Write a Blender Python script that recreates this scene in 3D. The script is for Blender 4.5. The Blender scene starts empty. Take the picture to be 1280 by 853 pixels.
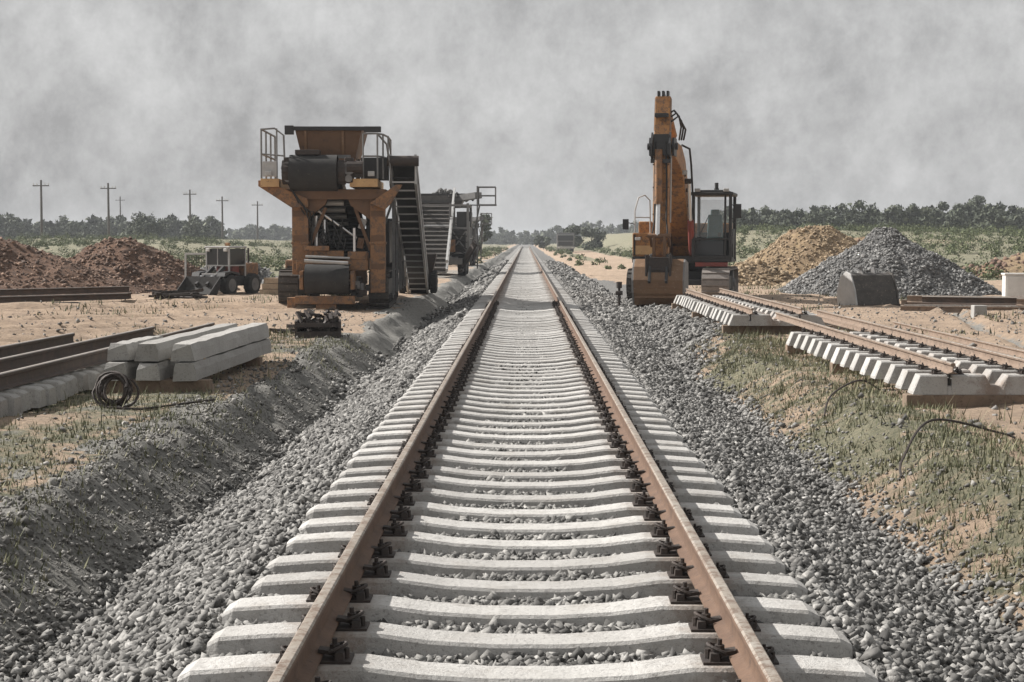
import bpy, math, random
import numpy as np
from mathutils import Vector, Matrix, Euler

random.seed(7)
RNG = np.random.default_rng(7)
scene = bpy.context.scene
COL = scene.collection
rad = math.radians

# ------------------------------------------------------------------ camera, sky, sun, exposure
CAM_Z = 1.60
cam_data = bpy.data.cameras.new("camera")
cam_data.sensor_width = 36.0
cam_data.lens = 58.5
cam_data.clip_start = 0.1
cam_data.clip_end = 5000.0
cam = bpy.data.objects.new("camera", cam_data)
COL.objects.link(cam)
cam.location = (0.0, 0.0, CAM_Z)
cam.rotation_euler = (rad(90 - 3.47), 0.0, rad(0.47))
scene.camera = cam

SUN_DIR = Vector((-0.74, 0.27, 0.62)).normalized()
sun_elev = math.asin(SUN_DIR.z)
sun_az = math.atan2(SUN_DIR.x, SUN_DIR.y)

world = bpy.data.worlds.new("World")
scene.world = world
world.use_nodes = True
wt = world.node_tree
wt.nodes.clear()
w_out = wt.nodes.new("ShaderNodeOutputWorld")
w_sky = wt.nodes.new("ShaderNodeTexSky")
w_sky.sky_type = 'NISHITA'
w_sky.sun_disc = False
w_sky.sun_elevation = sun_elev
w_sky.sun_rotation = sun_az
w_sky.dust_density = 4.0
w_sky.air_density = 1.5
w_hsv = wt.nodes.new("ShaderNodeHueSaturation")
w_hsv.inputs['Saturation'].default_value = 0.12
w_bg = wt.nodes.new("ShaderNodeBackground")
w_bg.inputs['Strength'].default_value = 0.08
wt.links.new(w_sky.outputs[0], w_hsv.inputs['Color'])
wt.links.new(w_hsv.outputs[0], w_bg.inputs['Color'])
# grey mottled cloud deck
w_tc = wt.nodes.new("ShaderNodeTexCoord")
w_map = wt.nodes.new("ShaderNodeMapping")
w_map.inputs['Scale'].default_value = (1.0, 1.0, 0.85)
w_map.inputs['Rotation'].default_value = (0.2, 0.1, 0.4)
w_n = wt.nodes.new("ShaderNodeTexNoise")
w_n.inputs['Scale'].default_value = 15.0
w_n.inputs['Detail'].default_value = 9.0
w_n.inputs['Roughness'].default_value = 0.62
w_n.inputs['Distortion'].default_value = 0.2
w_r = wt.nodes.new("ShaderNodeValToRGB")
w_r.color_ramp.elements[0].position = 0.37
w_r.color_ramp.elements[0].color = (0.235, 0.235, 0.237, 1)
w_r.color_ramp.elements[1].position = 0.64
w_r.color_ramp.elements[1].color = (0.45, 0.45, 0.45, 1)
w_bg2 = wt.nodes.new("ShaderNodeBackground")
w_bg2.inputs['Strength'].default_value = 1.0
wt.links.new(w_tc.outputs['Generated'], w_map.inputs['Vector'])
wt.links.new(w_map.outputs[0], w_n.inputs['Vector'])
w_n2 = wt.nodes.new("ShaderNodeTexNoise")
w_n2.inputs['Scale'].default_value = 46.0
w_n2.inputs['Detail'].default_value = 10.0
w_n2.inputs['Roughness'].default_value = 0.72
wt.links.new(w_map.outputs[0], w_n2.inputs['Vector'])
w_add = wt.nodes.new("ShaderNodeMix")
w_add.data_type = 'FLOAT'
w_add.inputs[0].default_value = 0.38
wt.links.new(w_n.outputs['Fac'], w_add.inputs[2])
wt.links.new(w_n2.outputs['Fac'], w_add.inputs[3])
wt.links.new(w_add.outputs[0], w_r.inputs[0])
wt.links.new(w_r.outputs[0], w_bg2.inputs['Color'])
w_mix = wt.nodes.new("ShaderNodeMixShader")
w_mix.inputs[0].default_value = 0.86
wt.links.new(w_bg.outputs[0], w_mix.inputs[1])
wt.links.new(w_bg2.outputs[0], w_mix.inputs[2])
wt.links.new(w_mix.outputs[0], w_out.inputs['Surface'])

sun_data = bpy.data.lights.new("sun", 'SUN')
sun_data.energy = 5.0
sun_data.angle = rad(0.6)
sun_data.color = (1.0, 0.955, 0.9)
sun = bpy.data.objects.new("sun", sun_data)
COL.objects.link(sun)
sun.rotation_euler = SUN_DIR.to_track_quat('Z', 'Y').to_euler()

vs = scene.view_settings
vs.view_transform = 'Standard'
vs.look = 'None'
vs.exposure = 0.62
vs.gamma = 1.0
vs.use_curve_mapping = False
scene.cycles.max_bounces = 5
scene.cycles.diffuse_bounces = 2
scene.cycles.glossy_bounces = 2
scene.cycles.transparent_max_bounces = 6
scene.cycles.volume_bounces = 0

# ------------------------------------------------------------------ materials
def new_mat(name):
    m = bpy.data.materials.new(name)
    m.use_nodes = True
    nt = m.node_tree
    return m, nt, nt.nodes["Principled BSDF"]

def noise(nt, vec, scale, detail=4, rough=0.6):
    n = nt.nodes.new("ShaderNodeTexNoise")
    n.inputs['Scale'].default_value = scale
    n.inputs['Detail'].default_value = detail
    n.inputs['Roughness'].default_value = rough
    nt.links.new(vec, n.inputs['Vector'])
    return n.outputs['Fac']

def ramp(nt, fac, stops):
    r = nt.nodes.new("ShaderNodeValToRGB")
    els = r.color_ramp.elements
    while len(els) < len(stops):
        els.new(0.5)
    for e, (p, c) in zip(els, stops):
        e.position = p
        e.color = (*c, 1)
    nt.links.new(fac, r.inputs[0])
    return r.outputs[0]

def mix(nt, fac, a, b, mode='MIX'):
    m = nt.nodes.new("ShaderNodeMix")
    m.data_type = 'RGBA'
    m.blend_type = mode
    for sock, v in ((m.inputs[0], fac), (m.inputs[6], a), (m.inputs[7], b)):
        if isinstance(v, (int, float)):
            sock.default_value = v
        elif isinstance(v, tuple):
            sock.default_value = (*v, 1)
        else:
            nt.links.new(v, sock)
    return m.outputs[2]

def math_node(nt, op, a, b=None):
    m = nt.nodes.new("ShaderNodeMath")
    m.operation = op
    for i, v in enumerate((a, b)):
        if v is None: continue
        if isinstance(v, (int, float)): m.inputs[i].default_value = v
        else: nt.links.new(v, m.inputs[i])
    return m.outputs[0]

def bump(nt, bsdf, height, strength, dist):
    b = nt.nodes.new("ShaderNodeBump")
    b.inputs['Strength'].default_value = strength
    b.inputs['Distance'].default_value = dist
    nt.links.new(height, b.inputs['Height'])
    nt.links.new(b.outputs[0], bsdf.inputs['Normal'])

def coords(nt, world_space=False):
    if world_space:
        return nt.nodes.new("ShaderNodeNewGeometry").outputs['Position']
    tc = nt.nodes.new("ShaderNodeTexCoord")
    oi = nt.nodes.new("ShaderNodeObjectInfo")
    add = nt.nodes.new("ShaderNodeVectorMath")
    add.operation = 'ADD'
    sc = nt.nodes.new("ShaderNodeVectorMath")
    sc.operation = 'SCALE'
    nt.links.new(oi.outputs['Location'], sc.inputs[0])
    sc.inputs['Scale'].default_value = 1.37
    nt.links.new(tc.outputs['Object'], add.inputs[0])
    nt.links.new(sc.outputs[0], add.inputs[1])
    return add.outputs[0]

def worn(name, col, col2, wear=(0.2, 0.2, 0.2), rough=0.6, metal=0.0, wear_at=0.62, scale=3.0, bmp=0.3, fine=40):
    """paint, steel or rubber with blotches, scratches and dirt of their own shape"""
    m, nt, b = new_mat(name)
    v = coords(nt)
    big = noise(nt, v, scale, 6, 0.65)
    fn = noise(nt, v, fine, 4, 0.7)
    base = mix(nt, ramp(nt, big, [(0.35, (0, 0, 0)), (0.65, (1, 1, 1))]), col, col2)
    w = math_node(nt, 'ADD', math_node(nt, 'MULTIPLY', noise(nt, v, scale * 2.7, 8, 0.75), 0.7), math_node(nt, 'MULTIPLY', fn, 0.3))
    wm = ramp(nt, w, [(wear_at - 0.05, (0, 0, 0)), (wear_at + 0.04, (1, 1, 1))])
    c = mix(nt, wm, base, wear)
    nt.links.new(c, b.inputs['Base Color'])
    b.inputs['Roughness'].default_value = rough
    b.inputs['Metallic'].default_value = metal
    bump(nt, b, math_node(nt, 'ADD', fn, w), bmp, 0.006)
    return m

def concrete(name, col, col2, stain, bmp=0.5, rust=False):
    m, nt, b = new_mat(name)
    v = coords(nt)
    oi = nt.nodes.new("ShaderNodeObjectInfo")
    big = noise(nt, v, 2.2, 6, 0.6)
    fn = noise(nt, v, 55, 5, 0.75)
    base = mix(nt, ramp(nt, big, [(0.3, (0, 0, 0)), (0.7, (1, 1, 1))]), col, col2)
    base = mix(nt, math_node(nt, 'MULTIPLY', oi.outputs['Random'], 0.4), base, stain)
    pits = ramp(nt, fn, [(0.36, (1, 1, 1)), (0.45, (0, 0, 0))])
    c = mix(nt, math_node(nt, 'MULTIPLY', pits, 0.7), base, stain)
    st = ramp(nt, noise(nt, v, 7, 8, 0.75), [(0.55, (0, 0, 0)), (0.68, (1, 1, 1))])
    c = mix(nt, math_node(nt, 'MULTIPLY', st, 0.6), c, stain)
    if rust:
        tc = nt.nodes.new("ShaderNodeTexCoord")
        sx = nt.nodes.new("ShaderNodeSeparateXYZ")
        nt.links.new(tc.outputs['Object'], sx.inputs[0])
        d = math_node(nt, 'ABSOLUTE', math_node(nt, 'SUBTRACT', math_node(nt, 'ABSOLUTE', sx.outputs[0]), 0.81))
        rm = ramp(nt, math_node(nt, 'ADD', d, math_node(nt, 'MULTIPLY', noise(nt, v, 9, 6, 0.75), 0.5)), [(0.26, (0.75, 0.75, 0.75)), (0.46, (0, 0, 0))])
        c = mix(nt, rm, c, (0.20, 0.135, 0.095))
        dust = ramp(nt, noise(nt, v, 3.1, 7, 0.7), [(0.52, (0, 0, 0)), (0.68, (0.5, 0.5, 0.5))])
        c = mix(nt, dust, c, (0.30, 0.275, 0.245))
    nt.links.new(c, b.inputs['Base Color'])
    b.inputs['Roughness'].default_value = 0.9
    bump(nt, b, math_node(nt, 'ADD', fn, noise(nt, v, 18, 6, 0.7)), bmp, 0.01)
    return m

def leafy(name, c1, c2, c3):
    m, nt, b = new_mat(name)
    g = nt.nodes.new("ShaderNodeNewGeometry")
    c = ramp(nt, g.outputs['Random Per Island'], [(0.0, c1), (0.55, c2), (1.0, c3)])
    n = noise(nt, g.outputs['Position'], 0.35, 3)
    c = mix(nt, ramp(nt, n, [(0.4, (0, 0, 0)), (0.62, (0.55, 0.55, 0.55))]), c, c1)
    nt.links.new(c, b.inputs['Base Color'])
    b.inputs['Roughness'].default_value = 0.85
    return m

def stony(name, stops, bscale=60):
    m, nt, b = new_mat(name)
    g = nt.nodes.new("ShaderNodeNewGeometry")
    c = ramp(nt, g.outputs['Random Per Island'], stops)
    f = noise(nt, g.outputs['Position'], bscale, 4, 0.7)
    c = mix(nt, ramp(nt, f, [(0.4, (0, 0, 0)), (0.62, (0.5, 0.5, 0.5))]), c, (0.09, 0.088, 0.085))
    nt.links.new(c, b.inputs['Base Color'])
    b.inputs['Roughness'].default_value = 0.95
    bump(nt, b, f, 0.5, 0.006)
    return m

M = {}
M['concrete'] = concrete('sleeper_concrete', (0.56, 0.55, 0.53), (0.44, 0.43, 0.41), (0.2, 0.19, 0.18), 0.9, rust=True)
M['concrete_old'] = concrete('beam_concrete', (0.44, 0.43, 0.41), (0.34, 0.33, 0.31), (0.15, 0.142, 0.133), 1.0)
M['rail_rust'] = worn('rail_rust', (0.095, 0.056, 0.037), (0.15, 0.09, 0.058), (0.055, 0.038, 0.03), 0.75, 0.0, 0.6, 6.0, 0.4, 60)
M['rail_head'] = worn('rail_head', (0.37, 0.34, 0.30), (0.28, 0.235, 0.19), (0.17, 0.12, 0.09), 0.5, 0.2, 0.52, 5.0, 0.25, 60)
M['rail_dusty'] = worn('rail_dusty', (0.19, 0.135, 0.10), (0.26, 0.195, 0.15), (0.10, 0.075, 0.06), 0.8, 0.0, 0.56, 4.0, 0.5)
M['rail_dark'] = worn('rail_dark', (0.05, 0.038, 0.032), (0.09, 0.06, 0.045), (0.14, 0.085, 0.06), 0.75, 0.0, 0.64, 4.0, 0.4)
M['rail_dark_head'] = worn('rail_dark_head', (0.36, 0.33, 0.3), (0.28, 0.24, 0.21), (0.13, 0.085, 0.06), 0.5, 0.2, 0.62, 4.0, 0.3)
M['iron'] = worn('dark_iron', (0.035, 0.03, 0.028), (0.06, 0.045, 0.038), (0.12, 0.07, 0.045), 0.7, 0.2, 0.66, 14.0, 0.5, 90)
M['steel'] = worn('grey_steel', (0.16, 0.16, 0.16), (0.22, 0.215, 0.21), (0.10, 0.075, 0.06), 0.55, 0.4, 0.62, 5.0, 0.3)
M['steel_light'] = worn('pale_steel', (0.45, 0.45, 0.44), (0.36, 0.355, 0.35), (0.16, 0.12, 0.09), 0.5, 0.2, 0.66, 5.0, 0.3)
M['chrome'] = worn('rod_chrome', (0.72, 0.72, 0.72), (0.66, 0.66, 0.66), (0.5, 0.5, 0.5), 0.25, 0.6, 0.75, 5.0, 0.05)
M['orange'] = worn('orange_paint', (0.40, 0.19, 0.055), (0.27, 0.125, 0.045), (0.11, 0.065, 0.04), 0.6, 0.0, 0.54, 2.5, 0.3)
M['orange_dull'] = worn('faded_orange_paint', (0.30, 0.155, 0.07), (0.20, 0.105, 0.05), (0.11, 0.075, 0.055), 0.7, 0.0, 0.53, 2.5, 0.4)
M['brown'] = worn('brown_plate', (0.115, 0.06, 0.03), (0.155, 0.085, 0.045), (0.06, 0.04, 0.03), 0.65, 0.0, 0.6, 2.0, 0.3)
M['bucket'] = worn('bucket_steel', (0.20, 0.115, 0.06), (0.15, 0.085, 0.045), (0.27, 0.19, 0.13), 0.6, 0.1, 0.6, 3.0, 0.5)
M['yellow'] = worn('yellow_paint', (0.55, 0.36, 0.17), (0.47, 0.29, 0.14), (0.22, 0.14, 0.08), 0.6, 0.0, 0.6, 4.0, 0.3)
M['rubber'] = worn('black_rubber', (0.022, 0.022, 0.022), (0.035, 0.034, 0.033), (0.085, 0.078, 0.07), 0.85, 0.0, 0.62, 3.0, 0.4)
M['track'] = worn('track_steel', (0.055, 0.05, 0.047), (0.085, 0.078, 0.07), (0.24, 0.2, 0.16), 0.7, 0.3, 0.6, 5.0, 0.4)
M['track_sunlit'] = worn('sunlit_track_steel', (0.28, 0.25, 0.23), (0.21, 0.19, 0.175), (0.10, 0.085, 0.075), 0.7, 0.1, 0.6, 5.0, 0.4)  # paler track steel; sunlight on the right track is put into the colour
M['black'] = worn('black_paint', (0.02, 0.02, 0.021), (0.032, 0.032, 0.033), (0.1, 0.095, 0.088), 0.5, 0.0, 0.66, 4.0, 0.2)
M['white'] = worn('white_paint', (0.66, 0.655, 0.63), (0.54, 0.53, 0.505), (0.36, 0.33, 0.29), 0.6, 0.0, 0.64, 3.0, 0.2)
M['red'] = worn('red_paint', (0.27, 0.06, 0.045), (0.21, 0.055, 0.045), (0.1, 0.06, 0.05), 0.6, 0.0, 0.6, 4.0, 0.2)
M['seat'] = worn('seat_cloth', (0.04, 0.09, 0.085), (0.055, 0.11, 0.12), (0.03, 0.05, 0.05), 0.9, 0.0, 0.65, 8.0, 0.2)
M['wood_pole'] = worn('pole_wood', (0.075, 0.065, 0.056), (0.10, 0.088, 0.075), (0.05, 0.045, 0.04), 0.9, 0.0, 0.6, 4.0, 0.5)
M['timber'] = worn('pale_timber', (0.42, 0.33, 0.24), (0.35, 0.27, 0.19), (0.22, 0.16, 0.11), 0.85, 0.0, 0.58, 6.0, 0.5)
M['timber_dark'] = worn('old_timber', (0.17, 0.125, 0.09), (0.22, 0.16, 0.115), (0.1, 0.075, 0.055), 0.9, 0.0, 0.58, 6.0, 0.6)
M['bark'] = worn('bark', (0.085, 0.065, 0.05), (0.12, 0.095, 0.075), (0.05, 0.04, 0.03), 0.95, 0.0, 0.58, 3.0, 0.7)
M['leaf_far'] = leafy('far_leaves', (0.045, 0.055, 0.04), (0.08, 0.095, 0.062), (0.13, 0.145, 0.095))
M['leaf_mid'] = leafy('scrub_leaves', (0.05, 0.066, 0.03), (0.10, 0.125, 0.052), (0.19, 0.21, 0.10))
M['grass'] = leafy('grass_blades', (0.07, 0.078, 0.04), (0.15, 0.155, 0.085), (0.34, 0.31, 0.20))
M['ballast'] = stony('ballast_stone', [(0.0, (0.045, 0.044, 0.042)), (0.4, (0.165, 0.161, 0.154)), (0.8, (0.29, 0.284, 0.27)), (0.95, (0.38, 0.372, 0.355)), (1.0, (0.46, 0.45, 0.43))])
M['fines'] = stony('fine_stone', [(0.0, (0.09, 0.086, 0.08)), (0.55, (0.2, 0.192, 0.18)), (1.0, (0.40, 0.385, 0.36))], 90)
M['gravel_heap'] = stony('heap_stone', [(0.0, (0.06, 0.06, 0.059)), (0.5, (0.16, 0.158, 0.154)), (1.0, (0.38, 0.375, 0.365))], 30)
M['clod_red'] = stony('soil_clods', [(0.0, (0.075, 0.045, 0.032)), (0.5, (0.17, 0.1, 0.066)), (1.0, (0.31, 0.2, 0.14))], 20)
M['clod_sand'] = stony('sand_clods', [(0.0, (0.2, 0.145, 0.085)), (0.5, (0.33, 0.245, 0.15)), (1.0, (0.46, 0.35, 0.23))], 20)

def glass_mat():
    m, nt, b = new_mat('cab_glass')
    b.inputs['Base Color'].default_value = (0.55, 0.62, 0.64, 1)
    b.inputs['Roughness'].default_value = 0.06
    b.inputs['Alpha'].default_value = 0.14
    return m
M['glass'] = glass_mat()
def dark_glass():
    m, nt, b = new_mat('dark_glass')
    b.inputs['Base Color'].default_value = (0.03, 0.035, 0.04, 1)
    b.inputs['Roughness'].default_value = 0.12
    return m
M['dark_glass'] = dark_glass()

def heap_mat(name, a, b_, c_, scale=6.0):
    m, nt, b = new_mat(name)
    v = coords(nt, True)
    n1 = noise(nt, v, 0.9, 6, 0.65)
    n2 = noise(nt, v, scale, 8, 0.8)
    c = mix(nt, ramp(nt, n1, [(0.35, (0, 0, 0)), (0.65, (1, 1, 1))]), a, b_)
    c = mix(nt, ramp(nt, n2, [(0.42, (0, 0, 0)), (0.6, (1, 1, 1))]), c, c_)
    nt.links.new(c, b.inputs['Base Color'])
    b.inputs['Roughness'].default_value = 1.0
    bump(nt, b, n2, 1.0, 0.12)
    return m
M['heap_red'] = heap_mat('red_soil', (0.16, 0.088, 0.055), (0.21, 0.125, 0.082), (0.09, 0.055, 0.04))
M['heap_sand'] = heap_mat('sand_soil', (0.36, 0.265, 0.15), (0.30, 0.215, 0.135), (0.22, 0.155, 0.1))
M['heap_grey'] = heap_mat('grey_gravel', (0.2, 0.2, 0.198), (0.25, 0.248, 0.245), (0.1, 0.1, 0.1), 9.0)

def ground_mat():
    m, nt, b = new_mat('ground_soil')
    v = coords(nt, True)
    at = nt.nodes.new("ShaderNodeAttribute")
    at.attribute_name = 'zone'
    sep = nt.nodes.new("ShaderNodeSeparateColor")
    nt.links.new(at.outputs['Color'], sep.inputs[0])
    n_big = noise(nt, v, 0.35, 6, 0.6)
    n_mid = noise(nt, v, 2.3, 8, 0.7)
    n_fin = noise(nt, v, 14, 8, 0.8)
    n_vf = noise(nt, v, 60, 4, 0.8)
    sand = mix(nt, ramp(nt, n_big, [(0.38, (0, 0, 0)), (0.62, (1, 1, 1))]), (0.46, 0.345, 0.25), (0.385, 0.285, 0.205))
    sand = mix(nt, ramp(nt, n_mid, [(0.45, (0, 0, 0)), (0.65, (0.8, 0.8, 0.8))]), sand, (0.26, 0.195, 0.145))
    sand = mix(nt, ramp(nt, n_fin, [(0.5, (0, 0, 0)), (0.66, (0.75, 0.75, 0.75))]), sand, (0.2, 0.155, 0.12))
    grass = mix(nt, ramp(nt, n_mid, [(0.4, (0, 0, 0)), (0.62, (1, 1, 1))]), (0.20, 0.195, 0.13), (0.105, 0.108, 0.068))
    grass = mix(nt, ramp(nt, n_fin, [(0.46, (0, 0, 0)), (0.6, (0.85, 0.85, 0.85))]), grass, (0.3, 0.265, 0.18))
    grav = mix(nt, ramp(nt, n_fin, [(0.4, (0, 0, 0)), (0.6, (1, 1, 1))]), (0.07, 0.068, 0.065), (0.15, 0.147, 0.142))  # bed darker than its stones: shade of the gaps put into the colour
    grav = mix(nt, ramp(nt, n_vf, [(0.42, (0, 0, 0)), (0.58, (0.8, 0.8, 0.8))]), grav, (0.25, 0.245, 0.236))
    dark = mix(nt, ramp(nt, n_fin, [(0.42, (0, 0, 0)), (0.6, (1, 1, 1))]), (0.19, 0.186, 0.172), (0.34, 0.33, 0.305))
    brk = math_node(nt, 'SUBTRACT', n_mid, 0.5)
    def weight(sock, amp):
        s = math_node(nt, 'ADD', sock, math_node(nt, 'MULTIPLY', brk, amp))
        return ramp(nt, s, [(0.4, (0, 0, 0)), (0.6, (1, 1, 1))])
    c = mix(nt, weight(sep.outputs[0], 1.6), sand, grass)
    c = mix(nt, weight(sep.outputs[2], 1.2), c, dark)
    c = mix(nt, weight(sep.outputs[1], 0.9), c, grav)
    nt.links.new(c, b.inputs['Base Color'])
    b.inputs['Roughness'].default_value = 1.0
    h = math_node(nt, 'ADD', math_node(nt, 'MULTIPLY', n_fin, 0.7), math_node(nt, 'MULTIPLY', n_vf, 0.35))
    bump(nt, b, h, 1.0, 0.07)
    return m
M['ground'] = ground_mat()

# ------------------------------------------------------------------ mesh helpers
class MB:
    """collects shapes, links them as ONE mesh object"""
    def __init__(self):
        self.v, self.f, self.mi = [], [], []
    def add(self, verts, faces, mi=0):
        o = len(self.v)
        self.v.extend([tuple(p) for p in verts])
        self.f.extend([tuple(i + o for i in f) for f in faces])
        self.mi.extend([mi] * len(faces))
        return self
    def box(self, c, s, rot=(0, 0, 0), mi=0, taper=1.0):
        x, y, z = s[0] / 2, s[1] / 2, s[2] / 2
        R = Euler(rot).to_matrix()
        vs = []
        for dz in (-z, z):
            t = taper if dz > 0 else 1.0
            for dx, dy in ((-x, -y), (x, -y), (x, y), (-x, y)):
                vs.append(Vector(c) + R @ Vector((dx * t, dy * t, dz)))
        return self.add(vs, [(3, 2, 1, 0), (4, 5, 6, 7), (0, 1, 5, 4), (1, 2, 6, 5), (2, 3, 7, 6), (3, 0, 4, 7)], mi)
    def b2(self, x0, x1, y0, y1, z0, z1, mi=0):
        return self.box(((x0 + x1) / 2, (y0 + y1) / 2, (z0 + z1) / 2), (x1 - x0, y1 - y0, z1 - z0), mi=mi)
    def bar(self, a, b, w, h=None, mi=0, up=(0, 0, 1)):
        h = h or w
        a, b = Vector(a), Vector(b)
        d = (b - a)
        L = d.length
        d.normalize()
        u = Vector(up)
        if abs(d.dot(u)) > 0.99: u = Vector((0, 1, 0))
        s = d.cross(u).normalized()
        u = s.cross(d).normalized()
        vs = []
        for p in (a, b):
            for i, j in ((-1, -1), (1, -1), (1, 1), (-1, 1)):
                vs.append(p + s * (i * w / 2) + u * (j * h / 2))
        return self.add(vs, [(3, 2, 1, 0), (4, 5, 6, 7), (0, 1, 5, 4), (1, 2, 6, 5), (2, 3, 7, 6), (3, 0, 4, 7)], mi)
    def tube(self, pts, r, n=8, mi=0, cap=True):
        pts = [Vector(p) for p in pts]
        rs = r if isinstance(r, (list, tuple)) else [r] * len(pts)
        vs, fs = [], []
        prev = None
        for i, p in enumerate(pts):
            d = (pts[min(i + 1, len(pts) - 1)] - pts[max(i - 1, 0)]).normalized()
            if prev is None:
                u = Vector((0, 0, 1)) if abs(d.z) < 0.9 else Vector((1, 0, 0))
            else:
                u = prev
            s = d.cross(u).normalized()
            u = s.cross(d).normalized()
            prev = u
            for k in range(n):
                a = 2 * math.pi * k / n
                vs.append(p + (s * math.cos(a) + u * math.sin(a)) * rs[i])
        for i in range(len(pts) - 1):
            for k in range(n):
                fs.append((i * n + k, i * n + (k + 1) % n, (i + 1) * n + (k + 1) % n, (i + 1) * n + k))
        if cap:
            fs.append(tuple(range(n - 1, -1, -1)))
            fs.append(tuple((len(pts) - 1) * n + k for k in range(n)))
        return self.add(vs, fs, mi)
    def cyl(self, a, b, r, n=16, mi=0):
        return self.tube([a, b], r, n, mi)
    def prism_x(self, poly, x0, x1, mi=0):
        """poly of (y, z) extruded along x"""
        n = len(poly)
        vs = [(x0, y, z) for y, z in poly] + [(x1, y, z) for y, z in poly]
        fs = [tuple(range(n)), tuple(range(2 * n - 1, n - 1, -1))]
        fs += [(i, i + n, (i + 1) % n + n, (i + 1) % n) for i in range(n)]
        return self.add(vs, fs, mi)
    def shell_x(self, line, t, x0, x1, mi=0):
        """open polyline of (y, z) with thickness t extruded along x"""
        L = [Vector((y, z)) for y, z in line]
        off = []
        for i, p in enumerate(L):
            d = (L[min(i + 1, len(L) - 1)] - L[max(i - 1, 0)]).normalized()
            off.append(p + Vector((-d.y, d.x)) * t)
        return self.prism_x([tuple(p) for p in L] + [tuple(p) for p in reversed(off)], x0, x1, mi)
    def build(self, name, mat, parent=None, smooth=False, bevel=0.0):
        me = bpy.data.meshes.new(name)
        me.from_pydata([tuple(v) for v in self.v], [], self.f)
        mats = mat if isinstance(mat, (list, tuple)) else [mat]
        for m in mats:
            me.materials.append(m)
        if len(mats) > 1:
            me.polygons.foreach_set('material_index', self.mi)
        import bmesh
        bm = bmesh.new()
        bm.from_mesh(me)
        bmesh.ops.recalc_face_normals(bm, faces=bm.faces)
        bm.to_mesh(me)
        bm.free()
        if smooth:
            me.shade_smooth()
            try: me.set_sharp_from_angle(angle=rad(40))
            except Exception: pass
        o = bpy.data.objects.new(name, me)
        COL.objects.link(o)
        if parent: o.parent = parent
        if bevel:
            bv = o.modifiers.new('edge', 'BEVEL')
            bv.width = bevel
            bv.segments = 2
            bv.limit_method = 'ANGLE'
        return o

def np_mesh(name, verts, tris, mat, attr=None):
    """fast mesh from numpy arrays (tris or quads)"""
    me = bpy.data.meshes.new(name)
    k = tris.shape[1]
    me.vertices.add(len(verts))
    me.vertices.foreach_set('co', verts.astype(np.float32).ravel())
    me.loops.add(tris.size)
    me.loops.foreach_set('vertex_index', tris.astype(np.int32).ravel())
    me.polygons.add(len(tris))
    me.polygons.foreach_set('loop_start', np.arange(0, tris.size, k, dtype=np.int32))
    me.polygons.foreach_set('loop_total', np.full(len(tris), k, dtype=np.int32))
    me.update(calc_edges=True)
    me.materials.append(mat)
    if attr is not None:
        ca = me.color_attributes.new('zone', 'FLOAT_COLOR', 'POINT')
        ca.data.foreach_set('color', attr.astype(np.float32).ravel())
    o = bpy.data.objects.new(name, me)
    COL.objects.link(o)
    return o

def tag(o, label=None, cat=None, group=None, kind=None):
    if label: o['label'] = label
    if cat: o['category'] = cat
    if group: o['group'] = group
    if kind: o['kind'] = kind
    return o

def empty(name, loc, rz, label, cat, group=None):
    o = bpy.data.objects.new(name, None)
    o.empty_display_size = 0.2
    COL.objects.link(o)
    o.location = loc
    o.rotation_euler = (0, 0, rz)
    return tag(o, label, cat, group)

def copy_tree(o, parent=None, keep=True):
    c = o.copy()
    COL.objects.link(c)
    c.parent = parent
    if keep:
        for ch in list(o.children):
            copy_tree(ch, c)
    return c

# ------------------------------------------------------------------ numpy noise and terrain
def vnoise(x, y, seed=0):
    xi, yi = np.floor(x), np.floor(y)
    fx, fy = x - xi, y - yi
    fx = fx * fx * (3 - 2 * fx)
    fy = fy * fy * (3 - 2 * fy)
    def h(a, b):
        s = np.sin(a * 127.1 + b * 311.7 + seed * 74.7) * 43758.5453
        return s - np.floor(s)
    return (h(xi, yi) * (1 - fx) + h(xi + 1, yi) * fx) * (1 - fy) + (h(xi, yi + 1) * (1 - fx) + h(xi + 1, yi + 1) * fx) * fy - 0.5

def fbm(x, y, seed=0, oct=4):
    t, a = 0.0, 1.0
    for i in range(oct):
        t = t + a * vnoise(x * 2 ** i, y * 2 ** i, seed + i)
        a *= 0.5
    return t

def sstep(a, b, x):
    t = np.clip((x - a) / (b - a), 0, 1)
    return t * t * (3 - 2 * t)

RUTS = [  # (x0, y0, x1, y1, bend): wheel ruts in the sand
    (-30, 30.5, -5.5, 41, 1.2), (-30, 32.5, -5.5, 42.6, 1.2), (-26, 26, -6.5, 35.5, -0.8), (-28, 38, -7, 44.5, 0.6), (-24, 23, -6.2, 31.5, -0.6), (-22, 33.5, -6.0, 38.5, 0.5), (-30, 41.5, -8, 47.5, 0.7), (-20, 21.5, -6, 27.5, 0.4),
    (7.0, 15, 11.5, 47, 0.5), (8.7, 15, 13.0, 45, 0.5), (5.8, 17, 6.6, 46, 0.2), (14, 25, 9.0, 46, 0.4), (4.6, 9.0, 9.5, 19, 0.5), (5.5, 8.2, 10.8, 18, 0.5)]

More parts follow.
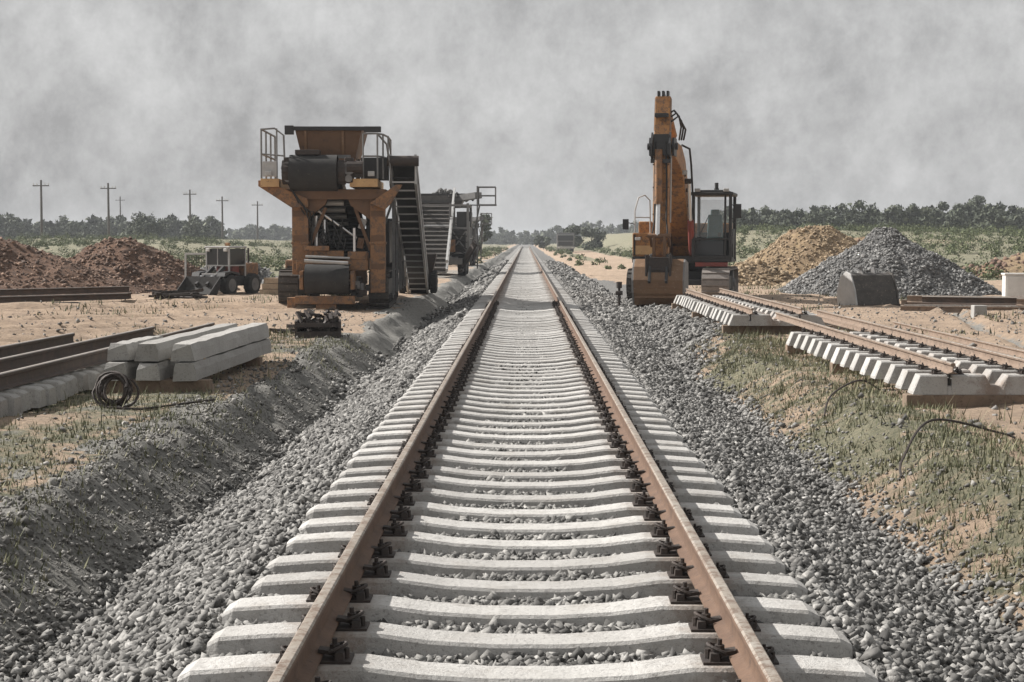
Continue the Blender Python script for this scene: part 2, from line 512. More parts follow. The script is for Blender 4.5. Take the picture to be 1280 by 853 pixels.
def H(x, y):
    x = np.asarray(x, dtype=float)
    y = np.asarray(y, dtype=float)
    wob = fbm(y * 0.55, y * 0 + 3.3, 5) * 0.28 + fbm(x * 1.3, y * 1.7, 25) * 0.12
    far = 1 - sstep(90, 160, y)
    side = -0.12 + fbm(x * 0.35, y * 0.35, 1) * 0.12 * sstep(3, 6, np.abs(x)) + fbm(x * 1.8, y * 1.8, 2) * 0.05
    bed = -0.085 + fbm(x * 3, y * 3, 9) * 0.02
    # left cutting
    lt, lb, d_l = -2.45 + wob, -3.12 + wob * 1.3, -0.58
    zl = np.where(x > -1.42, bed, np.where(x > lt, -0.09 + (d_l + 0.09) * (-1.42 - x) / np.maximum(-1.42 - lt, 0.2),
         np.where(x > lb, d_l + (side - d_l) * np.clip((lt - x) / np.maximum(lt - lb, 0.2), 0, 1), side)))
    fr = 1 - 0.75 * sstep(28, 37, y)
    d_r = -0.55 * fr - 0.13 * (1 - fr)
    rt, rb = 2.62 + wob, 3.42 + wob * 1.4
    zr = np.where(x < 1.42, bed, np.where(x < rt, -0.09 + (d_r + 0.09) * (x - 1.42) / np.maximum(rt - 1.42, 0.2),
         np.where(x < rb, d_r + (side - d_r) * np.clip((x - rt) / np.maximum(rb - rt, 0.2), 0, 1), side)))
    z = np.where(x < 0, zl, zr)
    z = z + np.where(np.abs(x) > 1.5, fbm(x * 5, y * 5, 31) * 0.02, 0) * sstep(1.5, 2.0, np.abs(x))
    rill = np.abs(vnoise(y * 1.6 + x * 0.9, x * 0.5, 51)) * 2
    z = z - 0.07 * (1 - sstep(0.0, 0.28, rill)) * ((x > lb - .1) & (x < lt + .1)) * (x < 0)
    # land rising away from the line
    z = z + sstep(70, 230, y) * sstep(7, 45, -x) * 1.5
    z = z + sstep(85, 165, y) * sstep(10, 22, x) * 2.3 + sstep(150, 400, y) * sstep(3, 20, x) * 0.8
    z = z + fbm(x * 0.06, y * 0.06, 12) * 0.9 * sstep(70, 150, y) * sstep(8, 25, np.abs(x))
    for x0, y0, x1, y1, b in RUTS:
        dx, dy = x1 - x0, y1 - y0
        L = math.hypot(dx, dy)
        t = ((x - x0) * dx + (y - y0) * dy) / L ** 2
        dist = ((x - x0) * dy - (y - y0) * dx) / L + b * np.sin(np.clip(t, 0, 1) * math.pi)
        m = sstep(-0.02, 0.05, t) * (1 - sstep(0.95, 1.02, t))
        w = 0.18 if x0 > 0 else 0.38
        z = z + m * (-0.11 - 0.09 * (x0 < 0)) * np.exp(-(dist / w) ** 2) * sstep(3.5, 5, np.abs(x))
        z = z + m * (0.06 * (1 + (x0 < 0)) * np.exp(-((np.abs(dist) - w * 1.7) / (w * .65)) ** 2)) * sstep(3.5, 5, np.abs(x))
    return z

def hz(x, y):
    return float(H(np.array([x]), np.array([y]))[0])

def zone(x, y):
    """R grass, G grey gravel, B dark fine soil"""
    wob = fbm(y * 0.55, y * 0 + 3.3, 5) * 0.28
    n = fbm(x * 0.5, y * 0.25, 41)
    n2 = fbm(x * 0.12, y * 0.08, 43)
    grav = ((x > -2.5 + wob) & (x < 2.7 + wob)).astype(float)
    far_r = sstep(26, 36, y) * (1 - sstep(60, 90, y))
    grav = np.maximum(grav, ((x > 0) & (x < 2.7 + wob + far_r * (1.0 + n))).astype(float))
    dark = np.where((x < -2.3) & (x > -3.25 + wob * 1.3 - 0.35 * (n > 0.1)), 0.9, 0.0)
    dark = np.maximum(dark, np.where((x < -3) & (x > -4.6), 0.30 + n * 0.5, 0))
    near_edge_l = np.where((x < -3.0) & (x > -6.5) & (y < 26), 0.46 + n * 0.8, 0)
    bank_r = np.where((x > 2.6 + wob) & (x < 4.0 + wob * 1.4) & (y < 32), 0.47 + n * 0.9 + n2 * .4, 0)
    grass = np.maximum(near_edge_l, bank_r)
    grass = np.maximum(grass, sstep(58, 84, y + n2 * 22 + np.where(x > 0, -8, 0)) * sstep(7, 12, np.abs(x)) * (0.75 + 0.5 * n2))
    grass = np.maximum(grass, sstep(105, 150, y) * sstep(2.8, 6, np.abs(x)) * 0.7)
    grass = np.where((x > 6.2) & (x < 9.6) & (y > 60) & (y < 260), grass * 0.25, grass)
    for x0, y0, x1, y1, b in RUTS:
        dx, dy = x1 - x0, y1 - y0
        L = math.hypot(dx, dy)
        t = ((x - x0) * dx + (y - y0) * dy) / L ** 2
        dist = ((x - x0) * dy - (y - y0) * dx) / L + b * np.sin(np.clip(t, 0, 1) * math.pi)
        m = sstep(-0.02, 0.05, t) * (1 - sstep(0.95, 1.02, t)) * (np.abs(x) > 4.0)
        dark = np.maximum(dark, m * np.exp(-(dist / (0.2 if x0 > 0 else 0.42)) ** 2) * 0.7)
    return np.stack([grass, grav, dark, np.ones_like(x)], axis=-1)

def graded(segments):
    out = []
    for a, b, s0, s1 in segments:
        v, s = a, s0
        while v < b - 1e-6:
            out.append(v)
            t = (v - a) / (b - a)
            v += s0 + (s1 - s0) * t
    out.append(segments[-1][1])
    return np.array(out)

xs_p = graded([(0, 5.5, 0.055, 0.07), (5.5, 16, 0.11, 0.3), (16, 60, 0.6, 3), (60, 1500, 5, 220)])
xs = np.concatenate([-xs_p[:0:-1], xs_p])
ys = graded([(-30, 3, 1.5, 0.3), (3, 22, 0.07, 0.12), (22, 60, 0.13, 0.4), (60, 160, 0.5, 2.5), (160, 2500, 4, 250)])
GX, GY = np.meshgrid(xs, ys)
gx, gy = GX.ravel(), GY.ravel()
gz = H(gx, gy)
nx, ny = len(xs), len(ys)
idx = np.arange(nx * ny).reshape(ny, nx)
quads = np.stack([idx[:-1, :-1], idx[:-1, 1:], idx[1:, 1:], idx[1:, :-1]], axis=-1).reshape(-1, 4)
ground = np_mesh('ground', np.stack([gx, gy, gz], -1), quads, M['ground'], zone(gx, gy))
ground.data.shade_smooth()
tag(ground, kind='structure')

# ------------------------------------------------------------------ stones
t_ = (1 + 5 ** 0.5) / 2
ICO_V = np.array([(-1, t_, 0), (1, t_, 0), (-1, -t_, 0), (1, -t_, 0), (0, -1, t_), (0, 1, t_), (0, -1, -t_), (0, 1, -t_), (t_, 0, -1), (t_, 0, 1), (-t_, 0, -1), (-t_, 0, 1)]) / math.sqrt(1 + t_ * t_)
ICO_F = np.array([(0, 11, 5), (0, 5, 1), (0, 1, 7), (0, 7, 10), (0, 10, 11), (1, 5, 9), (5, 11, 4), (11, 10, 2), (10, 7, 6), (7, 1, 8), (3, 9, 4), (3, 4, 2), (3, 2, 6), (3, 6, 8), (3, 8, 9), (4, 9, 5), (2, 4, 11), (6, 2, 10), (8, 6, 7), (9, 8, 1)])
OCT_V = np.array([(1, 0, 0), (-1, 0, 0), (0, 1, 0), (0, -1, 0), (0, 0, 1), (0, 0, -1)], dtype=float)
OCT_F = np.array([(0, 2, 4), (2, 1, 4), (1, 3, 4), (3, 0, 4), (2, 0, 5), (1, 2, 5), (3, 1, 5), (0, 3, 5)])

def stones(pos, size, base='ico', flat=0.75):
    V, F = (ICO_V, ICO_F) if base == 'ico' else (OCT_V * 1.12, OCT_F)
    n, k = len(pos), len(V)
    jit = RNG.normal(0, 0.3, (n, k, 3))
    sc = size[:, None, None] * RNG.uniform(0.65, 1.25, (n, 1, 3)) * 0.5
    sc[:, :, 2] *= flat
    v = (V[None] + jit) * sc
    a, b = RNG.uniform(0, 2 * math.pi, n), RNG.normal(0, 0.5, n)
    ca, sa, cb, sb = np.cos(a), np.sin(a), np.cos(b), np.sin(b)
    y2 = v[:, :, 1] * cb[:, None] - v[:, :, 2] * sb[:, None]
    z2 = v[:, :, 1] * sb[:, None] + v[:, :, 2] * cb[:, None]
    x3 = v[:, :, 0] * ca[:, None] - y2 * sa[:, None]
    y3 = v[:, :, 0] * sa[:, None] + y2 * ca[:, None]
    out = np.stack([x3, y3, z2], -1) + pos[:, None, :]
    f = F[None] + (np.arange(n) * k)[:, None, None]
    return out.reshape(-1, 3), f.reshape(-1, 3)

PITCH = 0.543
Y0 = 1.9
N_SLEEPERS = 285

def scatter(n, x0, x1, y0, y1):
    return RNG.uniform(x0, x1, n), RNG.uniform(y0, y1, n)

parts_v, parts_f, off = [], [], 0
def add_stones(x, y, size, lift=0.5, base='ico'):
    global off
    z = H(x, y) + size * RNG.uniform(-0.1, 1.0, len(x)) * np.where(np.abs(x) < 1.4, 0.2, lift)
    v, f = stones(np.stack([x, y, z], -1), size, base)
    parts_v.append(v)
    parts_f.append(f + off)
    off += len(v)

def keep_off_sleepers(x, y, size):
    ph = np.mod(y - Y0 + PITCH / 2, PITCH) - PITCH / 2
    on = (np.abs(ph) < 0.125 + size * 0.25) & (np.abs(x) < 1.34)
    rail = np.abs(np.abs(x) - 0.81) < 0.12
    return ~(on | (rail & (RNG.random(len(x)) < 0.55)))

for (y0, y1, dens, s) in ((3.5, 11, 1500, 0.041), (11, 20, 1150, 0.042), (20, 34, 640, 0.054), (34, 70, 200, 0.085), (70, 130, 40, 0.15)):
    xl, xr = -2.75, 2.95
    n = int((xr - xl) * (y1 - y0) * dens)
    x, y = scatter(n, xl, xr, y0, y1)
    size = s * np.minimum(RNG.lognormal(0, 0.28, n), 1.6)
    size = np.where(np.abs(x) < 1.4, np.minimum(size, 0.06), size)
    wob = fbm(y * 0.55, y * 0 + 3.3, 5) * 0.28
    k = keep_off_sleepers(x, y, size) & (x > -2.5 + wob + RNG.normal(0, 0.08, n)) & (x < 2.72 + wob + RNG.normal(0, 0.1, n))
    add_stones(x[k], y[k], size[k], base='oct' if y0 > 3.4 and y0 < 12 else 'ico')
# gravel spread beside the excavator, where the ditch runs out
n = 17000
x, y = scatter(n, 2.5, 4.4, 26, 50)
k = (x < 2.9 + 1.1 * sstep(27, 34, y) + RNG.normal(0, 0.25, n)) & (RNG.random(n) < 0.8)
add_stones(x[k], y[k], 0.058 * np.minimum(RNG.lognormal(0, 0.35, k.sum()), 2))
ballast = np_mesh('ballast', np.concatenate(parts_v), np.concatenate(parts_f), M['ballast'])
tag(ballast, 'grey crushed stone ballast around the sleepers and down both shoulders', 'ballast', kind='stuff')

parts_v, parts_f, off = [], [], 0
n = 60000
x, y = scatter(n, -4.6, -2.3, 4.5, 30)
k = (x > -3.3 + RNG.normal(0, 0.35, n)) & (RNG.random(n) < np.clip(14 / y, 0, 1))
add_stones(x[k], y[k], 0.017 * np.minimum(RNG.lognormal(0, 0.5, k.sum()), 2.6), base='oct')
n = 170
x, y = scatter(n, -3.6, -2.4, 5, 26)
add_stones(x, y, 0.05 * np.minimum(RNG.lognormal(0, 0.35, n), 1.8))
n = 16000
x, y = scatter(n, 2.6, 4.6, 5, 30)
k = (x < 3.1 + RNG.normal(0, 0.4, n))
add_stones(x[k], y[k], 0.02 * np.minimum(RNG.lognormal(0, 0.5, k.sum()), 2.6), base='oct')
n = 16000
x = np.where(RNG.random(n) < 0.5, RNG.uniform(-14, -3, n), RNG.uniform(3.4, 14, n))
y = RNG.uniform(6, 48, n)
add_stones(x, y, 0.026 * np.minimum(RNG.lognormal(0, 0.6, n), 3.5), base='oct')
fines = np_mesh('pebbles', np.concatenate(parts_v), np.concatenate(parts_f), M['fines'])
tag(fines, 'small dark pebbles and crumbs of soil on the cutting banks', 'pebbles', kind='stuff')

# ------------------------------------------------------------------ grass and scrub
def blades(x, y, h, w=0.012, per=7, spread=0.07):
    n = len(x)
    X, Y = np.repeat(x, per), np.repeat(y, per)
    X = X + RNG.normal(0, spread, n * per)
    Y = Y + RNG.normal(0, spread, n * per)
    Z = H(X, Y) - 0.01
    hh = np.repeat(h, per) * RNG.uniform(0.5, 1.2, n * per)
    a = RNG.uniform(0, 2 * math.pi, n * per)
    lean = RNG.uniform(0.1, 0.9, n * per) * hh
    ww = w * RNG.uniform(0.6, 1.6, n * per)
    p0 = np.stack([X - np.sin(a) * ww, Y + np.cos(a) * ww, Z], -1)
    p1 = np.stack([X + np.sin(a) * ww, Y - np.cos(a) * ww, Z], -1)
    p2 = np.stack([X + np.cos(a) * lean, Y + np.sin(a) * lean, Z + hh], -1)
    v = np.stack([p0, p1, p2], 1).reshape(-1, 3)
    f = np.arange(len(v)).reshape(-1, 3)
    return v, f

gv, gf, goff = [], [], 0
def add_blades(*a, **k):
    global goff
    v, f = blades(*a, **k)
    gv.append(v); gf.append(f + goff); goff += len(v)
n = 5200
x, y = scatter(n, 2.75, 4.3, 5, 32)
k = (fbm(x * 0.9, y * 0.45, 41) + 0.16 + RNG.normal(0, 0.15, n) > 0)
add_blades(x[k], y[k], RNG.uniform(0.03, 0.10, k.sum()), w=0.006, per=6, spread=0.05)
n = 6500
x, y = scatter(n, -6.0, -2.8, 6, 30)
k = (fbm(x * 0.5, y * 0.25, 41) + RNG.normal(0, 0.15, n) > 0.02)
add_blades(x[k], y[k], RNG.uniform(0.025, 0.08, k.sum()), w=0.006, per=6, spread=0.06)
n = 3000
x = np.where(RNG.random(n) < 0.5, RNG.uniform(-22, -4, n), RNG.uniform(4, 20, n))
y = RNG.uniform(22, 62, n)
k = fbm(x * 0.3, y * 0.2, 47) > 0.12
add_blades(x[k], y[k], RNG.uniform(0.06, 0.2, k.sum()), w=0.014, per=8, spread=0.12)
n = 420
x = np.where(RNG.random(n) < 0.5, RNG.uniform(-6, -3.1, n), RNG.uniform(3.0, 4.6, n))
add_blades(x, RNG.uniform(6, 30, n), RNG.uniform(0.1, 0.3, n), w=0.005, per=5, spread=0.05)
grass = np_mesh('grass', np.concatenate(gv), np.concatenate(gf), M['grass'])
tag(grass, 'thin patchy grass on the banks of the cutting and on the sand', 'grass', kind='stuff')

def leaf_cloud(centers, radii, per, size, zflat=0.8):
    """leaf-sized quads through the volume of ellipsoids"""
    n = len(centers)
    c = np.repeat(centers, per, axis=0)
    r = np.repeat(radii, per)
    d = RNG.normal(0, 1, (n * per, 3))
    d /= np.linalg.norm(d, axis=1)[:, None]
    rr = r * RNG.uniform(0.25, 1.0, n * per) ** 0.6 * (1 + RNG.normal(0, 0.12, n * per))
    p = c + d * rr[:, None] * np.array([1, 1, zflat])
    s = size * RNG.lognormal(0, 0.3, n * per)
    u = RNG.normal(0, 1, (n * per, 3))
    u /= np.linalg.norm(u, axis=1)[:, None]
    w = np.cross(u, d + RNG.normal(0, 0.4, d.shape))
    w /= np.linalg.norm(w, axis=1)[:, None] + 1e-9
    q = np.stack([p - u * s[:, None], p - w * s[:, None] * 0.55, p + u * s[:, None], p + w * s[:, None] * 0.55], 1)
    return q.reshape(-1, 3), np.arange(n * per * 4).reshape(-1, 4)

def scrub(name, n, xr, yr, hr, per, size, mat, label, cat, cond=None, sink=0.2):
    x, y = scatter(n, *xr, *yr)
    if cond is not None:
        k = cond(x, y)
        x, y = x[k], y[k]
    h = RNG.uniform(*hr, len(x)) * (1 + y / 400)
    z = H(x, y) + h * (0.5 - sink)
    v, f = leaf_cloud(np.stack([x, y, z], -1), h * 0.75, per, size, 0.8)
    o = np_mesh(name, v, f, mat)
    return tag(o, label, cat, kind='stuff')

scrub('scrub', 2600, (-75, -7), (62, 210), (0.18, 0.75), 90, 0.062, M['leaf_mid'],
      'grey green scrub and weeds over the field behind the soil heaps', 'scrub',
      lambda x, y: (fbm(x * 0.08, y * 0.05, 61) + fbm(x * 0.5, y * 0.3, 62) * 0.5 > -0.1) & (x < -7 - 0.012 * y))
scrub('undergrowth', 2900, (9.5, 75), (70, 190), (0.2, 0.8), 90, 0.066, M['leaf_mid'],
      'green undergrowth covering the rising bank below the far wood', 'undergrowth',
      lambda x, y: (fbm(x * 0.09, y * 0.05, 63) + fbm(x * 0.5, y * 0.3, 64) * 0.5 > -0.16) & (x > 10 + (y < 82) * 9))
scrub('lineside_weeds', 700, (-12, 12), (95, 330), (0.15, 0.5), 60, 0.08, M['leaf_mid'],
      'low weeds along both sides of the line far down the track', 'weeds',
      lambda x, y: (np.abs(x) > 3.4) & ~((x > 5.8) & (x < 9.6)) & ~((x < 0) & (y < 120)))

# far woods, read as masses
def wood(name, n, xf, yr, hr, label, per=190, size=0.42, mat=None):
    y = RNG.uniform(*yr, n)
    x = xf(y, n)
    h = RNG.uniform(*hr, n) * RNG.choice([0.8, 1.0, 1.0, 1.25], n)
    z0 = H(x, y)
    cs, rs = [], []
    for i in range(n):
        for k in range(4):
            f = 0.25 + 0.22 * k
            rr = h[i] * (0.42, 0.44, 0.34, 0.22)[k]
            cs.append((x[i] + random.gauss(0, rr * 0.45), y[i] + random.gauss(0, rr * 0.45), z0[i] + h[i] * f))
            rs.append(rr)
    v, f = leaf_cloud(np.array(cs), np.array(rs), per // 4, size, 0.85)
    o = np_mesh(name, v, f, mat or M['leaf_far'])
    return tag(o, label, 'wood', kind='stuff')

wood('distant_wood', 480, lambda y, n: RNG.uniform(26, 110, n) * y / 230, (212, 285), (2.0, 3.2),
     'dark wood along the skyline behind the gravel and sand heaps', 300, 0.26)
wood('distant_wood', 330, lambda y, n: RNG.uniform(-135, -70, n) * y / 380, (330, 400), (2.6, 4.1),
     'blue grey wood on the skyline behind the utility poles', 260, 0.42)
wood('distant_wood', 280, lambda y, n: RNG.uniform(-110, -18, n) * y / 620, (560, 680), (2.6, 4.5),
     'faint low tree belt on the far horizon beyond the screening machines', 170, 0.6)
wood('distant_wood', 55, lambda y, n: RNG.uniform(-18, 50, n) * y / 700, (600, 760), (3, 5),
     'hazy belt of trees where the railway line meets the horizon', 170, 0.7)

# ------------------------------------------------------------------ trees that stand out
def tree(name, x, y, h, crown_w, label, leaf=0.3, n=900, mat='leaf_far', low=0.25, group=None):
    z = hz(x, y)
    root = empty(name, (x, y, z), 0, label, 'tree', group)
    t = MB()
    top = Vector((random.uniform(-.1, .1) * h, random.uniform(-.1, .1) * h, h * 0.8))
    t.tube([(0, 0, -0.2), top * 0.4, top], [h * 0.03, h * 0.022, h * 0.006], 7)
    cs, rs = [], []
    for k in range(9):
        f = random.uniform(low, 0.95)
        a = random.uniform(0, 6.28)
        rr = crown_w * 0.5 * (1 - abs(f - 0.5)) * random.uniform(0.4, 1.0)
        p = Vector((math.cos(a) * rr, math.sin(a) * rr, h * f))
        t.tube([top * max(0.15, f - 0.25), (top * f * 0.6 + p * 0.4), p], [h * 0.012, h * 0.008, h * 0.003], 5)
        cs.append(tuple(p)); rs.append(crown_w * random.uniform(0.16, 0.28))
    t.build('trunk', M['bark'], root)
    v, f = leaf_cloud(np.array(cs), np.array(rs), n // 9, leaf, 0.85)
    c = np_mesh('crown', v, f, M[mat])
    c.parent = root
    return root

tree('broadleaf_tree', 62.5, 235, 5.2, 4.2, 'tallest broad crowned tree above the wood behind the grey gravel heap', 0.2, 2600)
tree('broadleaf_tree', 58.5, 238, 4.5, 3.8, 'second tallest tree in the wood, just beside the tallest crown', 0.2, 2200)
tree('bushy_tree', -57.5, 250, 4.2, 6.0, 'wide dark bushy tree standing in the field between two utility poles', 0.2, 2600, low=0.12)
tree('bushy_tree', -52, 262, 3.2, 4.6, 'smaller dark bush tree just right of the wide bushy tree in the field', 0.2, 2000, low=0.12)
tree('lineside_tree', 7.0, 262, 3.7, 3.6, 'grey green tree right behind the far truck', 0.2, 1900, low=0.15)
tree('lineside_tree', 10.6, 268, 3.5, 4.2, 'tree to the right of the far truck, behind the dirt road', 0.2, 1900, low=0.15)
tree('lineside_tree', 3.4, 320, 2.8, 2.6, 'pale distant tree left of the far truck, close beside the line', 0.22, 1500, low=0.15)
tree('lineside_tree', -5.0, 185, 4.6, 2.4, 'tall slim grey tree beyond the second screening machine', 0.17, 2000, low=0.1)

# ------------------------------------------------------------------ main track
RAIL_HALF = [(0.0, 0.202), (0.026, 0.2), (0.0365, 0.19), (0.0375, 0.165), (0.034, 0.157), (0.012, 0.145), (0.0095, 0.13), (0.0095, 0.07),
             (0.014, 0.055), (0.04, 0.044), (0.073, 0.034), (0.075, 0.022)]
RAIL = [(x, z) for x, z in RAIL_HALF] + [(-x, z) for x, z in reversed(RAIL_HALF[1:])]
def rail_mesh(mb, x, y0, y1, z, step=6.0, lean=0.0, x2=None, z2=None, scale=1.0):
    sx_, sz_ = scale if isinstance(scale, tuple) else (scale, scale)
    x2 = x if x2 is None else x2
    z2 = z if z2 is None else z2
    n = max(1, int((y1 - y0) / step))
    m = len(RAIL)
    vs, fs, mi = [], [], []
    for i in range(n + 1):
        t = i / n
        cx, cz = x + (x2 - x) * t, z + (z2 - z) * t
        for px, pz in RAIL:
            vs.append((cx + px * sx_, y0 + (y1 - y0) * t, cz + (pz - 0.02) * sz_))
    base = len(mb.v)
    mb.v.extend(vs)
    for i in range(n):
        for k in range(m):
            k2 = (k + 1) % m
            mb.f.append((base + i * m + k, base + i * m + k2, base + (i + 1) * m + k2, base + (i + 1) * m + k))
            mb.mi.append(1 if k in (0, 1, m - 1, m - 2) else 0)
    mb.f.append(tuple(base + k for k in range(m))); mb.mi.append(0)
    mb.f.append(tuple(base + n * m + k for k in reversed(range(m)))); mb.mi.append(0)
for sgn, lab in ((-1, 'long rusty main track rail on the side of the screening machines, inner face in shade'),
                 (1, 'long rusty main track rail on the excavator side, inner face lit orange')):
    r = MB()
    rail_mesh(r, sgn * 0.82, -6, 420, 0.02, 8.0, scale=(0.68, 0.8))
    tag(r.build('rail', [M['rail_rust'], M['rail_head']], smooth=True), lab, 'rail')

def sleeper_mb(L=2.7):
    st = [(-1.315, -0.045, .085, .137), (-1.265, -0.018, .094, .147), (-1.05, -0.002, .098, .15), (-.95, 0, .098, .15), (-.62, 0, .098, .15), (-.4, -.03, .094, .142),
          (-.15, -.045, .092, .138), (.15, -.045, .092, .138), (.4, -.03, .094, .142), (.62, 0, .098, .15), (.95, 0, .098, .15), (1.05, -0.002, .098, .15), (1.265, -0.018, .094, .147), (1.315, -0.045, .085, .137)]
    mb = MB()
    vs, fs = [], []
    for x, zt, wt_, wb in st:
        for y, z in ((-wb, -0.22), (-wt_ - .012, zt - .014), (-wt_, zt), (wt_, zt), (wt_ + .012, zt - .014), (wb, -0.22)):
            vs.append((x, y, z))
    n = len(st)
    for i in range(n - 1):
        for k in range(6):
            fs.append((i * 6 + k, i * 6 + (k + 1) % 6, (i + 1) * 6 + (k + 1) % 6, (i + 1) * 6 + k))
    fs.append(tuple(range(6))); fs.append(tuple((n - 1) * 6 + k for k in range(5, -1, -1)))
    return mb.add(vs, fs)

def fastening_mb():
    """base plate, shoulder, spring clip and bolt at one side of a rail; rail foot towards -x"""
    f = MB()
    f.b2(-0.06, 0.135, -0.085, 0.085, 0.001, 0.016)
    f.box((0.075, 0, 0.035), (0.05, 0.15, 0.045), taper=0.85)
    f.box((0.012, 0, 0.052), (0.1, 0.075, 0.022), rot=(0, 0.18, 0))
    f.cyl((0.045, 0, 0.02), (0.045, 0, 0.125), 0.013, 8)
    f.cyl((0.045, 0, 0.068), (0.045, 0, 0.092), 0.027, 6)
    f.cyl((0.105, 0, 0.016), (0.105, 0, 0.07), 0.016, 6)
    pts = [(0.0, 0.055 * math.cos(a) * 1.0, 0.0) for a in (0, 1)]
    loop = []
    for k in range(13):
        a = math.pi * k / 12
        loop.append((0.02 + 0.085 * math.sin(a), 0.058 * math.cos(a), 0.06 + 0.035 * math.sin(a)))
    f.tube(loop, 0.011, 6)
    return f

sl0 = sleeper_mb().build('concrete_sleeper', M['concrete'])
tag(sl0, 'pale concrete sleeper lying under the two rusty rails of the main track', 'sleeper', 'sleepers of the main track')
fa0 = None
SLEEPERS = []
NEAR = 75
for i in range(N_SLEEPERS):
    s = sl0 if i == 0 else sl0.copy()
    if i: COL.objects.link(s)
    s.location = (random.gauss(0, 0.012), Y0 + i * PITCH, random.gauss(0, 0.004))
    s.rotation_euler = (random.gauss(0, 0.008), random.gauss(0, 0.0025), random.gauss(0, 0.006))
    SLEEPERS.append(s)
f0 = fastening_mb().build('fastening', M['iron'], sl0, smooth=False)
first = True
for i in range(NEAR):
    for rs in (-1, 1):
        for side in (-1, 1):
            o = f0 if first else f0.copy()
            if not first: COL.objects.link(o)
            first = False
            o.parent = SLEEPERS[i]
            o.location = (rs * 0.82 + side * 0.055, 0, 0)
            o.scale = (0.75, 0.78, 0.68) if rs * side < 0 else (0.55, 0.65, 0.52)
            o.rotation_euler = (0, 0, 0 if side > 0 else math.pi)
far_s = MB()
base = sleeper_mb()
for i in range(N_SLEEPERS, N_SLEEPERS + 330):
    y = Y0 + i * PITCH
    far_s.add([(a, b + y, c) for a, b, c in base.v], base.f)
tag(far_s.build('far_sleepers', M['concrete']), 'concrete sleepers merging into a pale strip far down the main track', 'sleepers', kind='stuff')

# ------------------------------------------------------------------ track panels on the right
def panel_sleeper_mb():
    """sleeper with a blocky end, a slot at the rail seat and a low waist"""
    st = [(0.0, .03, .085), (0.075, .2, .105), (.35, .2, .105), (.352, .09, .11), (.395, .09, .11), (.397, .2, .105), (.74, .2, .105), (.80, .09, .11), (.9, .09, .11),
          (.975, .2, .105), (1.25, .2, .105), (1.252, .09, .11), (1.295, .09, .11), (1.297, .2, .105), (1.65, .2, .105), (1.74, .03, .085)]
    mb = MB()
    vs, fs = [], []
    for x, zt, w in st:
        for y, z in ((-w - .035, 0), (-w - .012, zt - .014 if zt > .05 else zt), (-w, zt), (w, zt), (w + .012, zt - .014 if zt > .05 else zt), (w + .035, 0)):
            vs.append((x, y, z))
    n = len(st)
    for i in range(n - 1):
        for k in range(6):
            fs.append((i * 6 + k, i * 6 + (k + 1) % 6, (i + 1) * 6 + (k + 1) % 6, (i + 1) * 6 + k))
    fs.append(tuple(range(6))); fs.append(tuple((n - 1) * 6 + k for k in range(5, -1, -1)))
    return mb.add(vs, fs)

def panel_row(proto, n, x, y0, pitch, z, label, group, first_label=None):
    out = []
    for i in range(n):
        s = copy_tree(proto)
        s.location = (x + random.gauss(0, .012), y0 + i * pitch, z + random.gauss(0, 0.004))
        s.rotation_euler = (0, 0, random.gauss(0, 0.01))
        s['label'] = first_label if (first_label and i == 0) else label
        s['group'] = group
        out.append(s)
    return out
ps = panel_sleeper_mb().build('panel_sleeper', M['concrete'])
tag(ps, 'x', 'sleeper', 'x')
pf = fastening_mb().build('fastening', M['iron'], ps)
pf.location = (0.455, 0, 0.2)
pf.scale = (0.62, 0.7, 0.6)
pf2 = pf.copy(); COL.objects.link(pf2); pf2.parent = ps
pf2.location = (0.29, 0, 0.2); pf2.rotation_euler = (0, 0, math.pi)
pf3 = pf.copy(); COL.objects.link(pf3); pf3.parent = ps
pf3.location = (1.36, 0, 0.2)
pf4 = pf.copy(); COL.objects.link(pf4); pf4.parent = ps
pf4.location = (1.19, 0, 0.2); pf4.rotation_euler = (0, 0, math.pi)
GZ = -0.11
ps.location = (3.97, 17.15, GZ + 0.13)
ps['label'] = 'blocky concrete sleeper at the near end of the stacked track panel, resting on a timber'
ps['group'] = 'sleepers of the near track panel'
panel_row(ps, 13, 3.97, 17.15 + 0.62, 0.62, GZ + 0.13, 'blocky concrete sleeper with a white end in the near track panel on the sand', 'sleepers of the near track panel')
panel_row(ps, 19, 3.68, 30.3, 0.6, GZ + 0.16, 'blocky concrete sleeper in the far track panel in front of the excavator tracks', 'sleepers of the far track panel',
          'nearest sleeper of the far track panel by the excavator, overhanging a timber')

def rail_piece(x, y0, y1, z, label, x2=None, z2=None, m='rail_dusty', head='rail_head', group=None, name='loose_rail'):
    r = MB()
    rail_mesh(r, x, y0, y1, z, 3.0, x2=x2, z2=z2, scale=0.62)
    return tag(r.build(name, [M[m], M[head]], smooth=True), label, 'rail', group)
rail_piece(4.345, 16.9, 29.0, GZ + .35, 'rusty rail fastened on the near track panel, on its edge towards the main line', x2=4.37)
rail_piece(5.245, 16.6, 30.0, GZ + .35, 'rusty rail fastened on the near track panel, on its edge away from the main line', x2=5.26)
rail_piece(4.06, 29.8, 42.0, GZ + .38, 'rail on the far track panel, nearer to the main line')
rail_piece(4.96, 29.9, 42.5, GZ + .38, 'rail on the far track panel, on its side away from the main line')
rail_piece(6.25, 16.5, 38, hz(6.2, 25) + .0, 'single rusty rail lying on the sand right beside the near track panel', x2=6.05)
rail_piece(7.25, 17.0, 33, hz(7.25, 25) + .0, 'outermost rusty rail lying alone on the open sand', x2=7.3)

